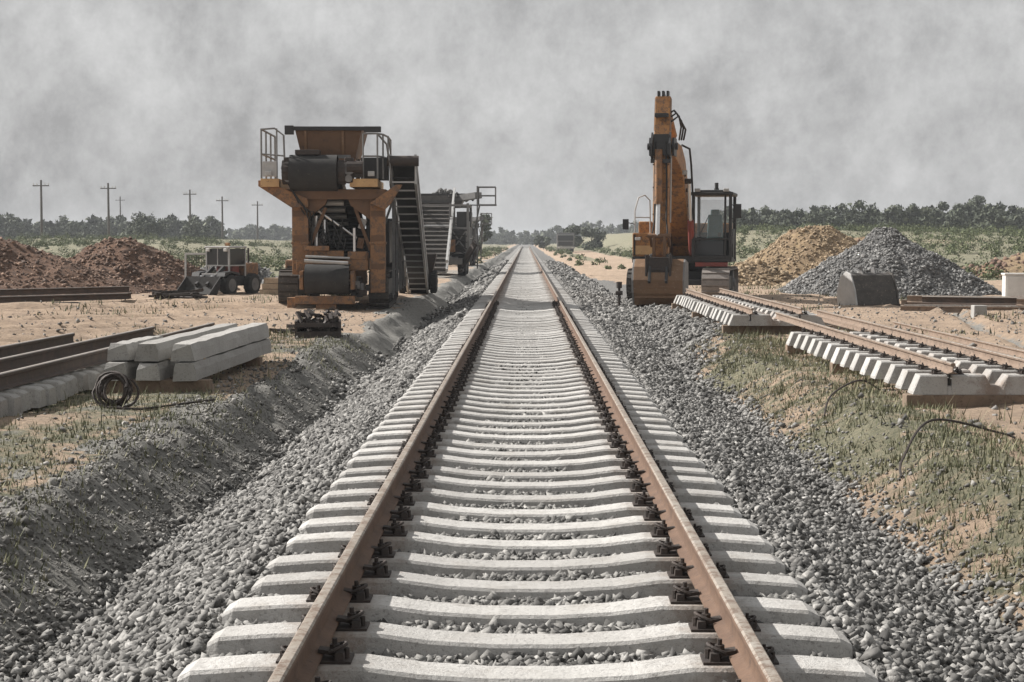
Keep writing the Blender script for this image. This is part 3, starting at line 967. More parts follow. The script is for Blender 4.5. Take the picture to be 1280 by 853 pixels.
def timber(x0, x1, y, z0, h, w, label, m='timber', rz=0.0, group='timbers under the track panels', name='timber_bearer'):
    t = MB().box((0, 0, h / 2), (x1 - x0, w, h))
    o = t.build(name, M[m], bevel=0.008)
    o.location = ((x0 + x1) / 2, y, z0)
    o.rotation_euler = (0, 0, rz)
    return tag(o, label, 'timber', group)
timber(3.9, 5.9, 17.1, GZ - .02, 0.147, 0.2, 'timber bearer under the near end of the near track panel', 'timber_dark')
timber(3.95, 5.8, 21.5, GZ - .02, 0.147, 0.2, 'timber bearer under the middle of the near track panel', 'timber_dark')
timber(3.95, 5.8, 25.2, GZ - .02, 0.147, 0.2, 'timber bearer under the far end of the near track panel', 'timber_dark')
timber(3.6, 5.6, 30.45, GZ - .02, 0.177, 0.2, 'timber bearer under the near end of the far track panel', 'timber_dark')
timber(3.6, 5.5, 36, GZ - .02, 0.177, 0.2, 'timber bearer under the middle of the far track panel', 'timber_dark')
timber(3.6, 5.5, 41, GZ - .02, 0.177, 0.2, 'timber bearer under the far end of the far track panel', 'timber_dark')

# rails stacked further right, on concrete blocks
def block(x, y, z0, s, label, mat='concrete_old', rz=0.0, name='concrete_block', cat='concrete block'):
    o = MB().box((0, 0, s[2] / 2), s, taper=0.94).build(name, M[mat], bevel=0.02)
    o.location = (x, y, z0); o.rotation_euler = (0, 0, rz)
    return tag(o, label, cat)
bz = hz(10.3, 36.6)
block(9.9, 36.4, bz - .03, (0.3, 0.3, 0.3), 'white topped concrete block carrying the near end of the raised rails')
block(13.6, 35.6, bz - .03, (0.3, 0.35, 0.28), 'small concrete block under the right end of the raised rails')
def rail_x(xa, ya, xb, yb, z, label, dark=True, group=None, name='loose_rail', seg=3.0):
    L = math.hypot(xb - xa, yb - ya)
    r = MB()
    rail_mesh(r, 0, 0, L, 0, seg, scale=(0.8, 0.9))
    o = r.build(name, [M['rail_dark'], M['rail_dark_head']] if dark else [M['rail_dusty'], M['rail_head']], smooth=True)
    o.location = (xa, ya, z)
    o.rotation_euler = (0, 0, math.atan2(yb - ya, xb - xa) - math.pi / 2)
    return tag(o, label, 'rail', group)
rail_x(8.9, 37.4, 16.5, 34.3, bz + .27, 'dark raised rail nearest the viewer in the bundle on white concrete blocks')
rail_x(8.7, 38.0, 16.5, 35.2, bz + .27, 'middle rail of the raised bundle on white concrete blocks', False)
rail_x(9.0, 40.0, 17.5, 38.0, hz(12, 39) - .01, 'rusty rail lying behind the raised bundle, in front of the gravel heap', False)
rail_x(9.4, 41.4, 18.5, 39.6, hz(12, 40.5) - .01, 'furthest rail on the sand before the gravel heap', True)
rail_x(11.0, 34.8, 16.0, 32.6, hz(13, 33.6) - .01, 'dark rail lying on the sand in front of the raised bundle', True)
rail_x(9.6, 42.6, 18.5, 41.4, hz(12, 42) - .01, 'thin dusty rail lying at the very foot of the gravel heap', False)
rail_x(10.6, 36.0, 16.6, 33.5, bz + .27, 'front dusty rail of the raised bundle at the edge of the picture', False)
block(12.4, 38.9, hz(12.4, 38.9) - .03, (.5, .3, .22), 'low grey concrete block lying among the rails before the gravel heap')
# white cabinet
wz = hz(13.45, 46)
wc = empty('control_cabinet', (13.55, 46.0, wz - .02), -0.1, 'white steel cabinet standing beside the gravel heap at the edge of the sand', 'cabinet')
MB().b2(-.36, .36, -.25, .25, .06, .8).build('body', M['white'], wc, bevel=.01)
MB().b2(-.39, .39, -.28, .28, .8, .85).build('lid', M['white'], wc, bevel=.01)
dr = MB().b2(-.32, .32, -.268, -.252, .1, .76).build('door', M['white'], wc, bevel=.004)
MB().b2(.22, .26, -.3, -.27, .4, .52).build('handle', M['steel'], dr)
MB().b2(-.38, .38, -.27, .27, 0, .06).build('plinth', M['concrete_old'], wc)

# spare bucket in front of the gravel heap
sb = empty('spare_bucket', (8.95, 43.6, hz(8.95, 43.6) - .03), rad(17), 'grey steel digging bucket left lying on the sand in front of the gravel heap', 'bucket')
prof = [(-.55, 0.02), (-.42, .42), (-.2, .8), (.05, .86), (.35, .7), (.5, .35), (.45, 0.0)]
MB().shell_x(prof, -0.035, -.58, .58).build('bucket_shell', M['track'], sb, bevel=.006)
side_poly = [(-.58, 0.0), (-.44, .44), (-.21, .83), (.05, .9), (.37, .73), (.53, .36), (.48, -0.02)]
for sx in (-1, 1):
    MB().prism_x(side_poly, sx * .585, sx * .625).build('side_plate', M['steel_light'] if sx < 0 else M['track'], sb, bevel=.006)  # left plate gets pale steel: its sunlit look is put into the colour
MB().bar((-.6, -.57, .03), (.6, -.57, .03), .1, .05).build('cutting_edge', M['iron'], sb)
for sx in (-.18, .18):
    MB().prism_x([(-.1, .8), (.2, .78), (.1, 1.0), (0, 1.02)], sx - .02, sx + .02).build('lug', M['steel'], sb)

# ------------------------------------------------------------------ heaps
def heap(name, cx, cy, rx, ry, h, mat, clod, label, cat, seed, n_clod=900, clod_s=0.12, power=1.25, ridge=0.0, rz=0.0):
    n, m = 90, 70
    th = np.linspace(0, 2 * math.pi, n, endpoint=False)
    r = np.linspace(0, 1, m) ** 0.8
    R, T = np.meshgrid(r, th)
    ux, uy = R * np.cos(T), R * np.sin(T)
    def prof(ux, uy):
        rr = np.sqrt(ux ** 2 + uy ** 2)
        wobr = 1 + 0.22 * fbm(np.cos(np.arctan2(uy, ux)) * 1.3 + 5, np.sin(np.arctan2(uy, ux)) * 1.3 + 2, seed, 3)
        t = np.clip(1 - rr / wobr, 0, 1)
        z = h * (t ** power) * (1 - 0.12 * np.exp(-(rr / 0.12) ** 2))
        return z + h * (0.10 * fbm(ux * 4, uy * 4, seed + 3) + 0.05 * fbm(ux * 13, uy * 13, seed + 4)) * sstep(0.0, 0.25, t)
    def place(ux, uy):
        X, Y = ux * rx, uy * ry
        X2 = X * math.cos(rz) - Y * math.sin(rz) + cx
        Y2 = X * math.sin(rz) + Y * math.cos(rz) + cy
        return X2, Y2
    Z = prof(ux, uy)
    X, Y = place(ux * 1.12, uy * 1.12)
    Z = Z + H(X, Y) - 0.12 + 0.1 * (1 - R)
    V = np.stack([X, Y, Z], -1).reshape(-1, 3)
    idx = np.arange(n * m).reshape(n, m)
    f = np.stack([idx[:, :-1], idx[:, 1:], np.roll(idx, -1, 0)[:, 1:], np.roll(idx, -1, 0)[:, :-1]], -1).reshape(-1, 4)
    # heap skin plus loose lumps on it, one object
    a = RNG.uniform(0, 2 * math.pi, n_clod)
    q = np.sqrt(RNG.uniform(0, 1, n_clod)) * 1.02
    qx, qy = q * np.cos(a), q * np.sin(a)
    PX, PY = place(qx * 1.12, qy * 1.12)
    size = clod_s * np.minimum(RNG.lognormal(0, 0.5, n_clod), 2.3)
    PZ = prof(qx, qy) + H(PX, PY) - 0.12 + 0.1 * (1 - np.minimum(q, 1)) + size * 0.12
    sv, sf = stones(np.stack([PX, PY, PZ], -1), size)
    o = np_mesh(name, V, f, M[mat])
    o.data.shade_smooth()
    o2 = np_mesh('loose_lumps', sv, sf, M[clod])
    o2.parent = o
    o2['kind'] = 'stuff'
    return tag(o, label, cat)

heap('gravel_heap', 11.75, 54.5, 3.2, 4.2, 2.3, 'heap_grey', 'gravel_heap', 'tall conical heap of dark grey gravel behind the spare bucket', 'gravel heap', 101, 22000, 0.055, 1.05)
heap('sand_heap', 12.0, 69, 4.2, 4.0, 2.65, 'heap_sand', 'clod_sand', 'yellowish sand heap between the excavator and the grey gravel heap', 'sand heap', 111, 7000, 0.07, 1.1)
heap('soil_heap', 8.9, 66, 2.6, 2.2, 1.0, 'heap_sand', 'clod_sand', 'low brown spread of soil just right of the excavator cab', 'soil heap', 117, 900, 0.13, 1.2)
heap('soil_heap', 15.6, 77, 3.2, 3, 2.2, 'heap_sand', 'clod_red', 'brown soil ridge half hidden behind the sand heap', 'soil heap', 118, 900, 0.16, 1.2)
heap('soil_heap', 25.0, 78, 6.0, 3.5, 1.6, 'heap_sand', 'clod_red', 'brown soil heap behind the white cabinet below the green bank', 'soil heap', 119, 900, 0.16, 1.3)
heap('soil_heap', -17.2, 53, 5.4, 4.0, 2.15, 'heap_red', 'clod_red', 'large reddish brown soil heap running out of the frame, behind the dark rails', 'soil heap', 121, 5000, 0.075, 1.15)
heap('soil_heap', -13.5, 56, 3.9, 3.4, 2.05, 'heap_red', 'clod_red', 'pointed reddish brown soil heap between the large heap and the compact loader', 'soil heap', 127, 4500, 0.07, 1.1)
heap('soil_heap', -21.5, 60, 5, 4.0, 2.6, 'heap_red', 'clod_red', 'far brown soil heap behind the large one at the edge of the picture', 'soil heap', 129, 1400, 0.15, 1.2)
heap('rubble_heap', -12.0, 68, 2.2, 2.0, 1.1, 'heap_grey', 'gravel_heap', 'low grey rubble heap behind the pointed soil heap', 'rubble heap', 131, 900, 0.16, 1.2)

# ------------------------------------------------------------------ left: rails, beams, coils
LZ = -0.11
# row of sleepers with two dark rails laid over them
row_proto = sleeper_mb().build('stored_sleeper', M['concrete_old'])
tag(row_proto, 'weathered concrete sleeper in the row beneath the two dark stored rails', 'sleeper', 'sleepers under the stored rails')
A = Vector((-5.02, 15.9)); B = Vector((-4.98, 21.6))
dirv = (B - A).normalized()
nrow = 16
for i in range(nrow):
    o = row_proto if i == 0 else row_proto.copy()
    if i: COL.objects.link(o)
    p = A + (B - A) * (i / (nrow - 1))
    perp = Vector((-dirv.y, dirv.x))
    c = p + perp * 1.3
    o.location = (c.x + random.gauss(0, .03), c.y, LZ + 0.2 + random.uniform(0, .02))
    o.rotation_euler = (0, 0, math.atan2(perp.y, perp.x) + random.gauss(0, .02))
def stored_rail(xa, ya, xb, yb, z, label):
    return rail_x(xa, ya, xb, yb, z, label, True)
stored_rail(-5.3, 14.0, -5.05, 26.8, LZ + .22, 'dark stored rail nearer to the concrete beams, bright along its head')
stored_rail(-6.0, 14.0, -5.75, 25.6, LZ + .22, 'dark stored rail further from the track, lying above the row of sleepers')
# long concrete beams, stacked
beam_spots = [(-3.9, 0, 'long pale concrete beam on top of the stack, on the side facing the track'),
              (-4.3, 0, 'long pale concrete beam on top of the stack, in its middle'),
              (-3.86, 1, 'long concrete beam in the lower layer, on the side facing the track'),
              (-4.28, 1, 'long concrete beam in the middle of the lower layer of the stack'),
              (-4.66, 1, 'long concrete beam in the lower layer, furthest from the track')]
def beam_mb(L, w=0.27, h=0.2):
    mb = MB()
    n = 12
    vs, fs = [], []
    for i in range(n + 1):
        y = L * i / n
        for x, z in ((-w / 2, 0), (-w / 2 + .012, h * .62), (-w / 2 + .035, h), (w / 2 - .035, h), (w / 2 - .012, h * .62), (w / 2, 0)):
            vs.append((x + random.gauss(0, .004), y + (0.0 if 0 < i < n else random.gauss(0, .012)), z + random.gauss(0, .004)))
    for i in range(n):
        for k in range(6):
            fs.append((i * 6 + k, i * 6 + (k + 1) % 6, (i + 1) * 6 + (k + 1) % 6, (i + 1) * 6 + k))
    fs.append(tuple(range(6))); fs.append(tuple(n * 6 + k for k in range(5, -1, -1)))
    return mb.add(vs, fs)
zb0 = LZ + .12
for x, lay, lab in beam_spots:
    o = beam_mb(4.75 + random.uniform(-.1, .1)).build('concrete_beam', M['concrete_old'])
    o.location = (x, 18.75 + random.uniform(-.05, .05) + (0.05 if lay == 0 else 0), zb0 + (0.215 if lay == 0 else 0.0))
    o.rotation_euler = (0, 0, rad(-1.6 + random.uniform(-.5, .5)))
    tag(o, lab, 'concrete beam', 'stack of long concrete beams')
o = beam_mb(1.6, .26, .19).build('concrete_beam', M['concrete_old'])
o.location = (-4.66, 18.95, zb0 + .215); o.rotation_euler = (0, 0, rad(-2.5))
tag(o, 'shorter broken concrete beam on top of the stack, furthest from the track', 'concrete beam', 'stack of long concrete beams')
for yy, lab in ((18.95, 'timber bearer on the soil under the near end of the concrete beam stack'), (22.6, 'timber bearer under the far end of the concrete beam stack')):
    timber(-4.85, -3.6, yy, LZ - .03, .147, .2, lab, 'timber_dark', group='timbers under the beam stack')

for yy, lab in ((19.35, 'thin timber spacer between the layers of the beam stack, near end'), (22.2, 'thin timber spacer between the layers of the beam stack, far end')):
    timber(-4.75, -3.74, yy, zb0 + .2, .016, .08, lab, 'timber', group='timber spacers in the beam stack', name='timber_spacer')
stored_rail(-6.75, 14.5, -6.5, 23.8, LZ + .22, 'dark stored rail furthest from the track in the left foreground, beyond the sleeper row')

def coil(x, y, label, r=.17, n=7, name='cable_coil', mat='iron', wr=.014):
    mb = MB()
    z = hz(x, y)
    for k in range(n):
        rr = r * random.uniform(.75, 1.1)
        c = Vector((random.gauss(0, .03), random.gauss(0, .03), .2 + random.gauss(0, .02)))
        ax = Euler((random.gauss(0.1, .25) + 1.2, random.gauss(0, .25), random.uniform(-.5, .5))).to_matrix()
        mb.tube([c + ax @ Vector((rr * math.cos(a), rr * math.sin(a), random.gauss(0, .012))) for a in np.linspace(0, 6.28, 20)], wr, 6)
    o = mb.build(name, M[mat], smooth=True)
    o.location = (x, y, z - .02)
    return o
co = coil(-4.22, 16.95, '', n=9)
tag(co, 'tangled coil of old iron cable on the ground before the beam stack', 'cable coil')
rod = MB().tube([(-4.25, 16.8, hz(-4.25, 16.8) + .02), (-3.9, 16.75, hz(-3.9, 16.75) + .02), (-3.6, 17.0, hz(-3.6, 17) + .02), (-3.25, 17.3, hz(-3.25, 17.3) + .03)], .012, 6)
tag(rod.build('iron_rod', M['iron'], smooth=True), 'thin dark rod lying on the soil between the cable coil and the cutting', 'iron rod')
def hoop(pts, label):
    P = [Vector((x, y, hz(x, y) + dz)) for x, y, dz in pts]
    out = []
    for i in range(len(P) - 1):
        for t in np.linspace(0, 1, 7, endpoint=False):
            p0, p1, p2, p3 = P[max(i - 1, 0)], P[i], P[i + 1], P[min(i + 2, len(P) - 1)]
            out.append(0.5 * ((2 * p1) + (p2 - p0) * t + (2 * p0 - 5 * p1 + 4 * p2 - p3) * t * t + (3 * p1 - p0 - 3 * p2 + p3) * t ** 3))
    out.append(P[-1])
    tag(MB().tube(out, .011, 6).build('bent_rod', M['iron'], smooth=True), label, 'iron rod')
hoop([(2.95, 13.0, 0.02), (3.05, 13.4, .12), (3.45, 14.1, .2), (4.1, 14.4, .07), (4.25, 14.4, .02)], 'long bent iron rod arching over the grassy bank on the excavator side')
hoop([(3.15, 17.5, .02), (3.3, 17.9, .13), (3.7, 18.4, .14), (3.95, 18.5, .02)], 'short bent iron rod on the bank close to the near track panel')

# iron odds and ends by the machine
def scrap(x, y, w, d, h, n, label, cat, name='scrap_pile', seed=1):
    rr = random.Random(seed)
    mb = MB()
    for k in range(n):
        L = rr.uniform(.3, .9) * w
        a = rr.uniform(-.5, .5) + (0 if rr.random() < .7 else 1.4)
        cx, cy, cz = rr.uniform(-.5, .5) * (w - L * .6), rr.uniform(-.5, .5) * d, h * rr.random() ** 1.4 + .03
        v = Vector((math.cos(a), math.sin(a), rr.uniform(-.12, .12))) * L / 2
        if rr.random() < .6:
            mb.bar(Vector((cx, cy, cz)) - v, Vector((cx, cy, cz)) + v, rr.uniform(.03, .09), rr.uniform(.03, .1))
        else:
            mb.tube([Vector((cx, cy, cz)) - v, Vector((cx, cy, cz)) + v], rr.uniform(.015, .04), 8)
    o = mb.build(name, M['iron'])
    o.location = (x, y, hz(x, y) - .02)
    return tag(o, label, cat)
cr = empty('fastener_crate', (-3.66, 29.3, hz(-3.66, 29.3) - .01), .1, 'dark iron crate full of rail fastenings in front of the orange conveyor machine', 'crate')
MB().b2(-.4, .4, -.4, .4, 0, .05).build('base', M['iron'], cr)
for a in ((-.4, -.36, -.4, .4), (.36, .4, -.4, .4)):
    MB().b2(*a, .05, .3).build('side', M['iron'], cr)
MB().b2(-.36, .36, -.4, -.37, .05, .12).b2(-.36, .36, -.4, -.37, .2, .27).build('front_slats', M['iron'], cr)
MB().b2(-.36, .36, .37, .4, .05, .3).build('back', M['iron'], cr)
lo = MB()
rr = random.Random(4)
for k in range(60):
    p = Vector((rr.uniform(-.33, .33), rr.uniform(-.33, .33), rr.uniform(.12, .42)))
    v = Vector((rr.gauss(0, 1), rr.gauss(0, 1), rr.gauss(0, .4))).normalized() * .12
    lo.bar(p - v, p + v, .05, .04)
lo = lo.build('rail_fastenings', M['iron'])
lo.location = (-3.66, 29.3, hz(-3.66, 29.3)); tag(lo, 'heap of loose rail fastenings lying in the dark iron crate', 'fastenings')
scrap(-9.45, 45.3, 1.5, .8, .3, 34, 'low pile of iron fittings between the dark rails and the compact loader', 'scrap pile', seed=3)
scrap(-4.3, 31.0, .9, .6, .12, 12, 'few flat iron bars on the sand behind the fastener crate', 'scrap pile', seed=8)

# bundle of rails before the soil heaps
for k, (dx, z, lab) in enumerate(((0, .16, 'front rail of the dark bundle lying before the reddish soil heaps'), (.32, .16, 'second rail of the dark bundle before the reddish soil heaps'),
                                  (.16, .34, 'topmost rail of the dark bundle before the reddish soil heaps'))):
    rail_x(-16.8, 37.2 + dx * 1.2, -10.6, 44.2 + dx * 1.2, LZ + z - .02, lab, True)
for (x, y, lab) in ((-15.2, 39.3, 'concrete block under the left half of the dark rail bundle'), (-11.9, 43.0, 'concrete block under the right end of the dark rail bundle')):
    block(x, y, hz(x, y) - .05, (.7, .35, .2), lab, rz=.85)

# ------------------------------------------------------------------ shared machine pieces
def crawler(root, xc, w, y0, y1, h, name='crawler_track', mat='track', n=None, z0=0.0):
    r = h / 2
    L = (y1 - y0) - h
    per = 2 * L + 2 * math.pi * r
    n = n or int(per / 0.19)
    mb = MB()
    for i in range(n):
        s = per * i / n
        if s < L: p, t = (y0 + r + s, 0.0), 0.0
        elif s < L + math.pi * r:
            a = (s - L) / r; p, t = (y1 - r + r * math.sin(a), r - r * math.cos(a)), a
        elif s < 2 * L + math.pi * r: p, t = (y1 - r - (s - L - math.pi * r), h), math.pi
        else:
            a = (s - 2 * L - math.pi * r) / r; p, t = (y0 + r - r * math.sin(a), r + r * math.cos(a)), math.pi + a
        c = Vector((xc, p[0], p[1] + z0))
        nrm = Vector((0, math.sin(t), -math.cos(t)))
        mb.box(c - nrm * .03, (w, per / n * .92, .035), rot=(t, 0, 0))
        mb.box(c - nrm * .005 + Vector((0, math.cos(t), math.sin(t))) * .05, (w * .98, .025, .05), rot=(t, 0, 0))
    o = mb.build(name, M[mat], root)
    fr = MB().b2(xc - w * .3, xc + w * .3, y0 + h * .5, y1 - h * .5, z0 + h * .3, z0 + h * .72)
    for k in range(6):
        yy = y0 + r + L * k / 5
        fr.cyl((xc - w * .32, yy, z0 + .17), (xc + w * .32, yy, z0 + .17), .11, 12)
    fr.build('roller_frame', M['black'], o)
    for yy in (y0 + r, y1 - r):
        MB().cyl((xc - w * .34, yy, z0 + r), (xc + w * .34, yy, z0 + r), r * .78, 18).cyl((xc - w * .4, yy, z0 + r), (xc + w * .4, yy, z0 + r), r * .3, 12).build('sprocket', M['steel'], o)
    return o

def railing(posts, height, r=.022, mids=(.5,)):
    """posts: list of base points; top and middle rails join them"""
    mb = MB()
    for p in posts:
        mb.tube([p, Vector(p) + Vector((0, 0, height))], r, 6)
    for f in list(mids) + [1.0]:
        mb.tube([Vector(p) + Vector((0, 0, height * f)) for p in posts], r, 6)
    return mb

def wheel(parent, c, r, w, axis='x', name='wheel', rim='steel'):
    c = Vector(c)
    d = Vector((1, 0, 0)) if axis == 'x' else Vector((0, 1, 0))
    prof = [(-.5, .72), (-.48, .9), (-.36, .985), (0, 1.0), (.36, .985), (.48, .9), (.5, .72)]
    mb = MB()
    mb.tube([c + d * (a * w) for a, _ in prof], [r * b for _, b in prof], 24)
    for k in range(18):
        a = 2 * math.pi * k / 18
        u = Vector((0, math.cos(a), math.sin(a))) if axis == 'x' else Vector((math.cos(a), 0, math.sin(a)))
        mb.bar(c + u * r * .995 - d * w * .42, c + u * r * .995 + d * w * .42, r * .12, r * .06, up=u)
    wh = mb.build(name, M['rubber'], parent)
    MB().cyl(c - d * w * .51, c + d * w * .51, r * .6, 20).cyl(c - d * w * .56, c + d * w * .56, r * .2, 10).build('rim', M[rim], wh)
    return wh

# ------------------------------------------------------------------ excavator
EX = empty('excavator', (4.68, 49.6, -0.14), rad(-11), 'orange crawler excavator with its arm hanging and bucket grounded beside the main track', 'excavator')
crawler(EX, -1.12, .6, -2.1, 2.1, .9)
crawler(EX, 1.12, .78, -2.1, 2.1, .92, mat='track_sunlit')
MB().b2(-.85, .75, -.8, .8, .42, .85).cyl((0, 0, .85), (0, 0, 1.08), .68, 24).b2(-.8, .8, -1.5, -.8, .45, .6).build('undercarriage', M['black'], EX, bevel=.015)
MB().b2(-1.36, 1.4, -1.25, 2.6, 1.08, 1.26).build('upper_frame', M['black'], EX, bevel=.015)
MB().b2(.5, 1.42, -1.52, -1.25, .98, 1.1).build('step', M['red'], EX, bevel=.01)
hood = MB().b2(-1.36, -.5, -1.2, .2, 1.26, 1.95).b2(-1.36, -.45, .2, 1.9, 1.26, 2.3).b2(-.45, 1.36, .65, 1.9, 1.26, 2.25).build('engine_hood', M['orange'], EX, bevel=.03)
MB().b2(-1.3, -.6, -1.217, -1.2, 1.32, 1.58).build('toolbox_lid', M['yellow'], hood, bevel=.005)
for k in range(5):
    MB().b2(-1.376, -1.36, .4, 1.7, 1.4 + k * .14, 1.47 + k * .14).build('vent_slat', M['black'], hood)
MB().b2(-1.38, 1.38, 1.9, 2.75, 1.1, 2.2).build('counterweight', M['orange'], EX, bevel=.12)
MB().cyl((-.95, 1.0, 2.3), (-.95, 1.0, 2.85), .06, 10).build('exhaust_pipe', M['iron'], EX, smooth=True)
hr = MB().tube([(-1.3, -1.15, 1.95), (-1.3, -1.15, 2.6), (-1.2, -1.1, 2.98), (-1.02, -1.05, 3.05), (-.88, -1.0, 2.9), (-.86, -1.0, 1.95)], .022, 6)
hr.tube([(-1.3, -1.15, 1.3), (-1.3, -1.15, 1.95)], .022, 6).tube([(-1.3, -1.15, 2.4), (-.86, -1.0, 2.4)], .018, 6)
hr.build('handrail', M['steel_light'], EX, smooth=True)
MB().tube([(-1.3, -1.15, 2.2), (-1.5, -1.25, 2.25)], .015, 6).box((-1.55, -1.27, 2.2), (.17, .06, .3)).build('mirror', M['black'], EX)
# cab
cx0, cx1, cy0, cy1, cz0, cz1 = .44, 1.5, -1.5, .25, 1.12, 3.02
cab = MB()
for (x, y) in ((cx0, cy0), (cx1, cy0), (cx0, cy1), (cx1, cy1)):
    cab.b2(x - .045, x + .045, y - .045, y + .045, cz0, cz1)
cab.b2(cx0 - .03, cx1 + .03, cy0 - .02, cy1 + .02, cz0, cz0 + .12)
cab.b2(cx0, cx1, cy1 - .03, cy1, cz0 + .12, cz0 + .85)
cab.b2(cx1 - .02, cx1 + .02, cy0 + .9, cy1, cz0 + .12, cz0 + .95)
cab.b2(cx0, cx1, cy0 - .03, cy0 + .03, cz0 + .1, cz0 + .18).b2(cx0, cx1, cy0 - .035, cy0 + .035, cz0 + .62, cz0 + .68)
cab.b2(cx0 - .02, cx0 + .02, cy0, cy1, cz0 + .1, cz0 + .7)
cab.b2(cx1 - .18, cx1 - .12, cy0 - .03, cy0 + .03, cz0 + .12, cz1)
CAB = cab.build('cab', M['black'], EX, bevel=.012)
MB().b2(cx0 - .08, cx1 + .08, cy0 - .12, cy1 + .06, cz1, cz1 + .1).b2(cx0 + .08, cx1 - .08, cy0, cy1 - .2, cz1 + .1, cz1 + .16).build('roof', M['black'], CAB, bevel=.03)
MB().b2(cx0 + .05, cx1 - .2, cy0 - .012, cy0 + .0, cz0 + .7, cz1 - .03).build('window', M['glass'], CAB)
MB().b2(cx0 + .05, cx1 - .2, cy0 - .012, cy0 + .0, cz0 + .19, cz0 + .61).build('window', M['dark_glass'], CAB)
MB().b2(cx1 - .006, cx1 + .006, cy0 + .06, cy0 + .88, cz0 + .5, cz1 - .05).build('window', M['glass'], CAB)
MB().b2(cx0 + .05, cx1 - .05, cy1 - .006, cy1 + .006, cz0 + .88, cz1 - .08).build('window', M['glass'], CAB)
se = MB().b2(.72, 1.2, -.75, -.2, cz0 + .4, cz0 + .55).box((.96, -.22, cz0 + .95), (.48, .14, .85), rot=(-.12, 0, 0), taper=.85).box((.96, -.2, cz0 + 1.42), (.26, .1, .2))
se.build('operator_seat', M['seat'], CAB, bevel=.03)
MB().tube([(.75, -1.0, cz0 + .12), (.75, -.95, cz0 + .75)], .02, 6).tube([(1.15, -1.0, cz0 + .12), (1.15, -.95, cz0 + .75)], .02, 6).b2(.7, .8, -.98, -.9, cz0 + .72, cz0 + .84).b2(1.1, 1.2, -.98, -.9, cz0 + .72, cz0 + .84).build('control_lever', M['black'], CAB)
MB().tube([(.62, -1.53, cz0 + .75), (.9, -1.55, cz0 + 1.35)], .012, 5).build('wiper', M['black'], CAB)
MB().cyl((1.05, -.9, cz1 + .16), (1.05, -.9, cz1 + .22), .07, 12).cyl((1.05, -.9, cz1 + .22), (1.05, -.9, cz1 + .38), .055, 12).build('beacon', M['black'], CAB, smooth=True)
MB().tube([(cx1 + .03, cy0, 2.75), (cx1 + .2, cy0 - .1, 2.72)], .016, 6).tube([(cx1 + .03, cy0, 2.35), (cx1 + .2, cy0 - .1, 2.42)], .016, 6).box((cx1 + .22, cy0 - .12, 2.57), (.19, .07, .4)).build('mirror', M['black'], CAB, bevel=.02)
MB().tube([(cx1 + .12, cy0 + .1, 1.2), (cx1 + .14, cy0 + .08, 2.2), (cx1 + .05, cy0 + .06, 2.3)], .018, 6).build('grab_rail', M['black'], CAB)
for xx in (cx0 + .12, cx1 - .12):
    MB().box((xx, cy0 - .1, cz1 + .15), (.16, .1, .1)).build('work_lamp', M['steel_light'], CAB, bevel=.02)
# boom, arm, cylinders
bp = [(-.45, 1.55), (-.15, 1.95), (-1.35, 3.35), (-2.2, 4.02), (-3.2, 4.35), (-5.45, 4.42), (-5.72, 4.28), (-5.65, 4.05), (-3.4, 3.72), (-2.55, 3.35), (-1.95, 2.75)]
BOOM = MB().prism_x(bp, -.27, .27).build('boom', M['orange'], EX, bevel=.03)
MB().prism_x([(-5.2, 4.42), (-5.85, 4.42), (-5.95, 4.2), (-5.85, 3.95), (-5.2, 3.95)], .275, .33).prism_x([(-5.2, 4.42), (-5.85, 4.42), (-5.95, 4.2), (-5.85, 3.95), (-5.2, 3.95)], -.33, -.275).cyl((-.4, -5.62, 4.2), (.4, -5.62, 4.2), .09, 14).build('pin_bracket', M['black'], BOOM)
MB().b2(-.42, -.28, -1.2, -.1, 1.26, 1.95).b2(.28, .42, -1.2, -.1, 1.26, 1.95).build('boom_foot', M['brown'], EX, bevel=.02)
for sx in (-1, 1):
    c = MB().cyl((sx * .38, -1.2, 1.35), (sx * .38, -1.75, 2.3), .095, 14).build('boom_cylinder', M['red'] if sx > 0 else M['orange'], EX, smooth=True)
    MB().cyl((sx * .38, -1.75, 2.3), (sx * .38, -2.35, 3.4), .05, 12).build('piston_rod', M['chrome'], c, smooth=True)
ap = [(-5.35, 5.5), (-5.62, 5.52), (-5.9, 4.5), (-6.0, 3.9), (-6.0, 1.35), (-5.85, 1.15), (-5.7, 1.25), (-5.62, 2.6), (-5.4, 4.0), (-5.3, 4.6)]
ARM = MB().prism_x(ap, -.2, .2).build('arm', M['orange'], EX, bevel=.02)
MB().prism_x([(-5.95, 4.55), (-6.2, 4.25), (-6.2, 3.95), (-5.95, 3.8)], -.26, -.21).prism_x([(-5.95, 4.55), (-6.2, 4.25), (-6.2, 3.95), (-5.95, 3.8)], .21, .26).b2(-.26, .26, -6.12, -6.02, 3.75, 3.85).build('cylinder_bracket', M['black'], ARM)
for xx in (-.12, .0, .12):
    MB().b2(xx - .03, xx + .03, -5.62, -5.36, 5.48, 5.66).build('lug', M['black'], ARM, bevel=.01)
ac = MB().cyl((0, -2.9, 4.65), (0, -4.4, 5.2), .1, 14).build('arm_cylinder', M['orange'], EX, smooth=True)
MB().cyl((0, -4.4, 5.2), (0, -5.42, 5.55), .055, 12).build('piston_rod', M['chrome'], ac, smooth=True)
bc = MB().cyl((-.05, -6.12, 4.1), (-.05, -6.15, 2.75), .1, 14).cyl((-.05, -6.15, 2.75), (-.05, -6.15, 2.68), .12, 14).build('bucket_cylinder', M['orange_dull'], EX, smooth=True)
MB().cyl((-.05, -6.15, 2.7), (-.05, -6.3, 1.85), .06, 12).build('piston_rod', M['chrome'], bc, smooth=True)
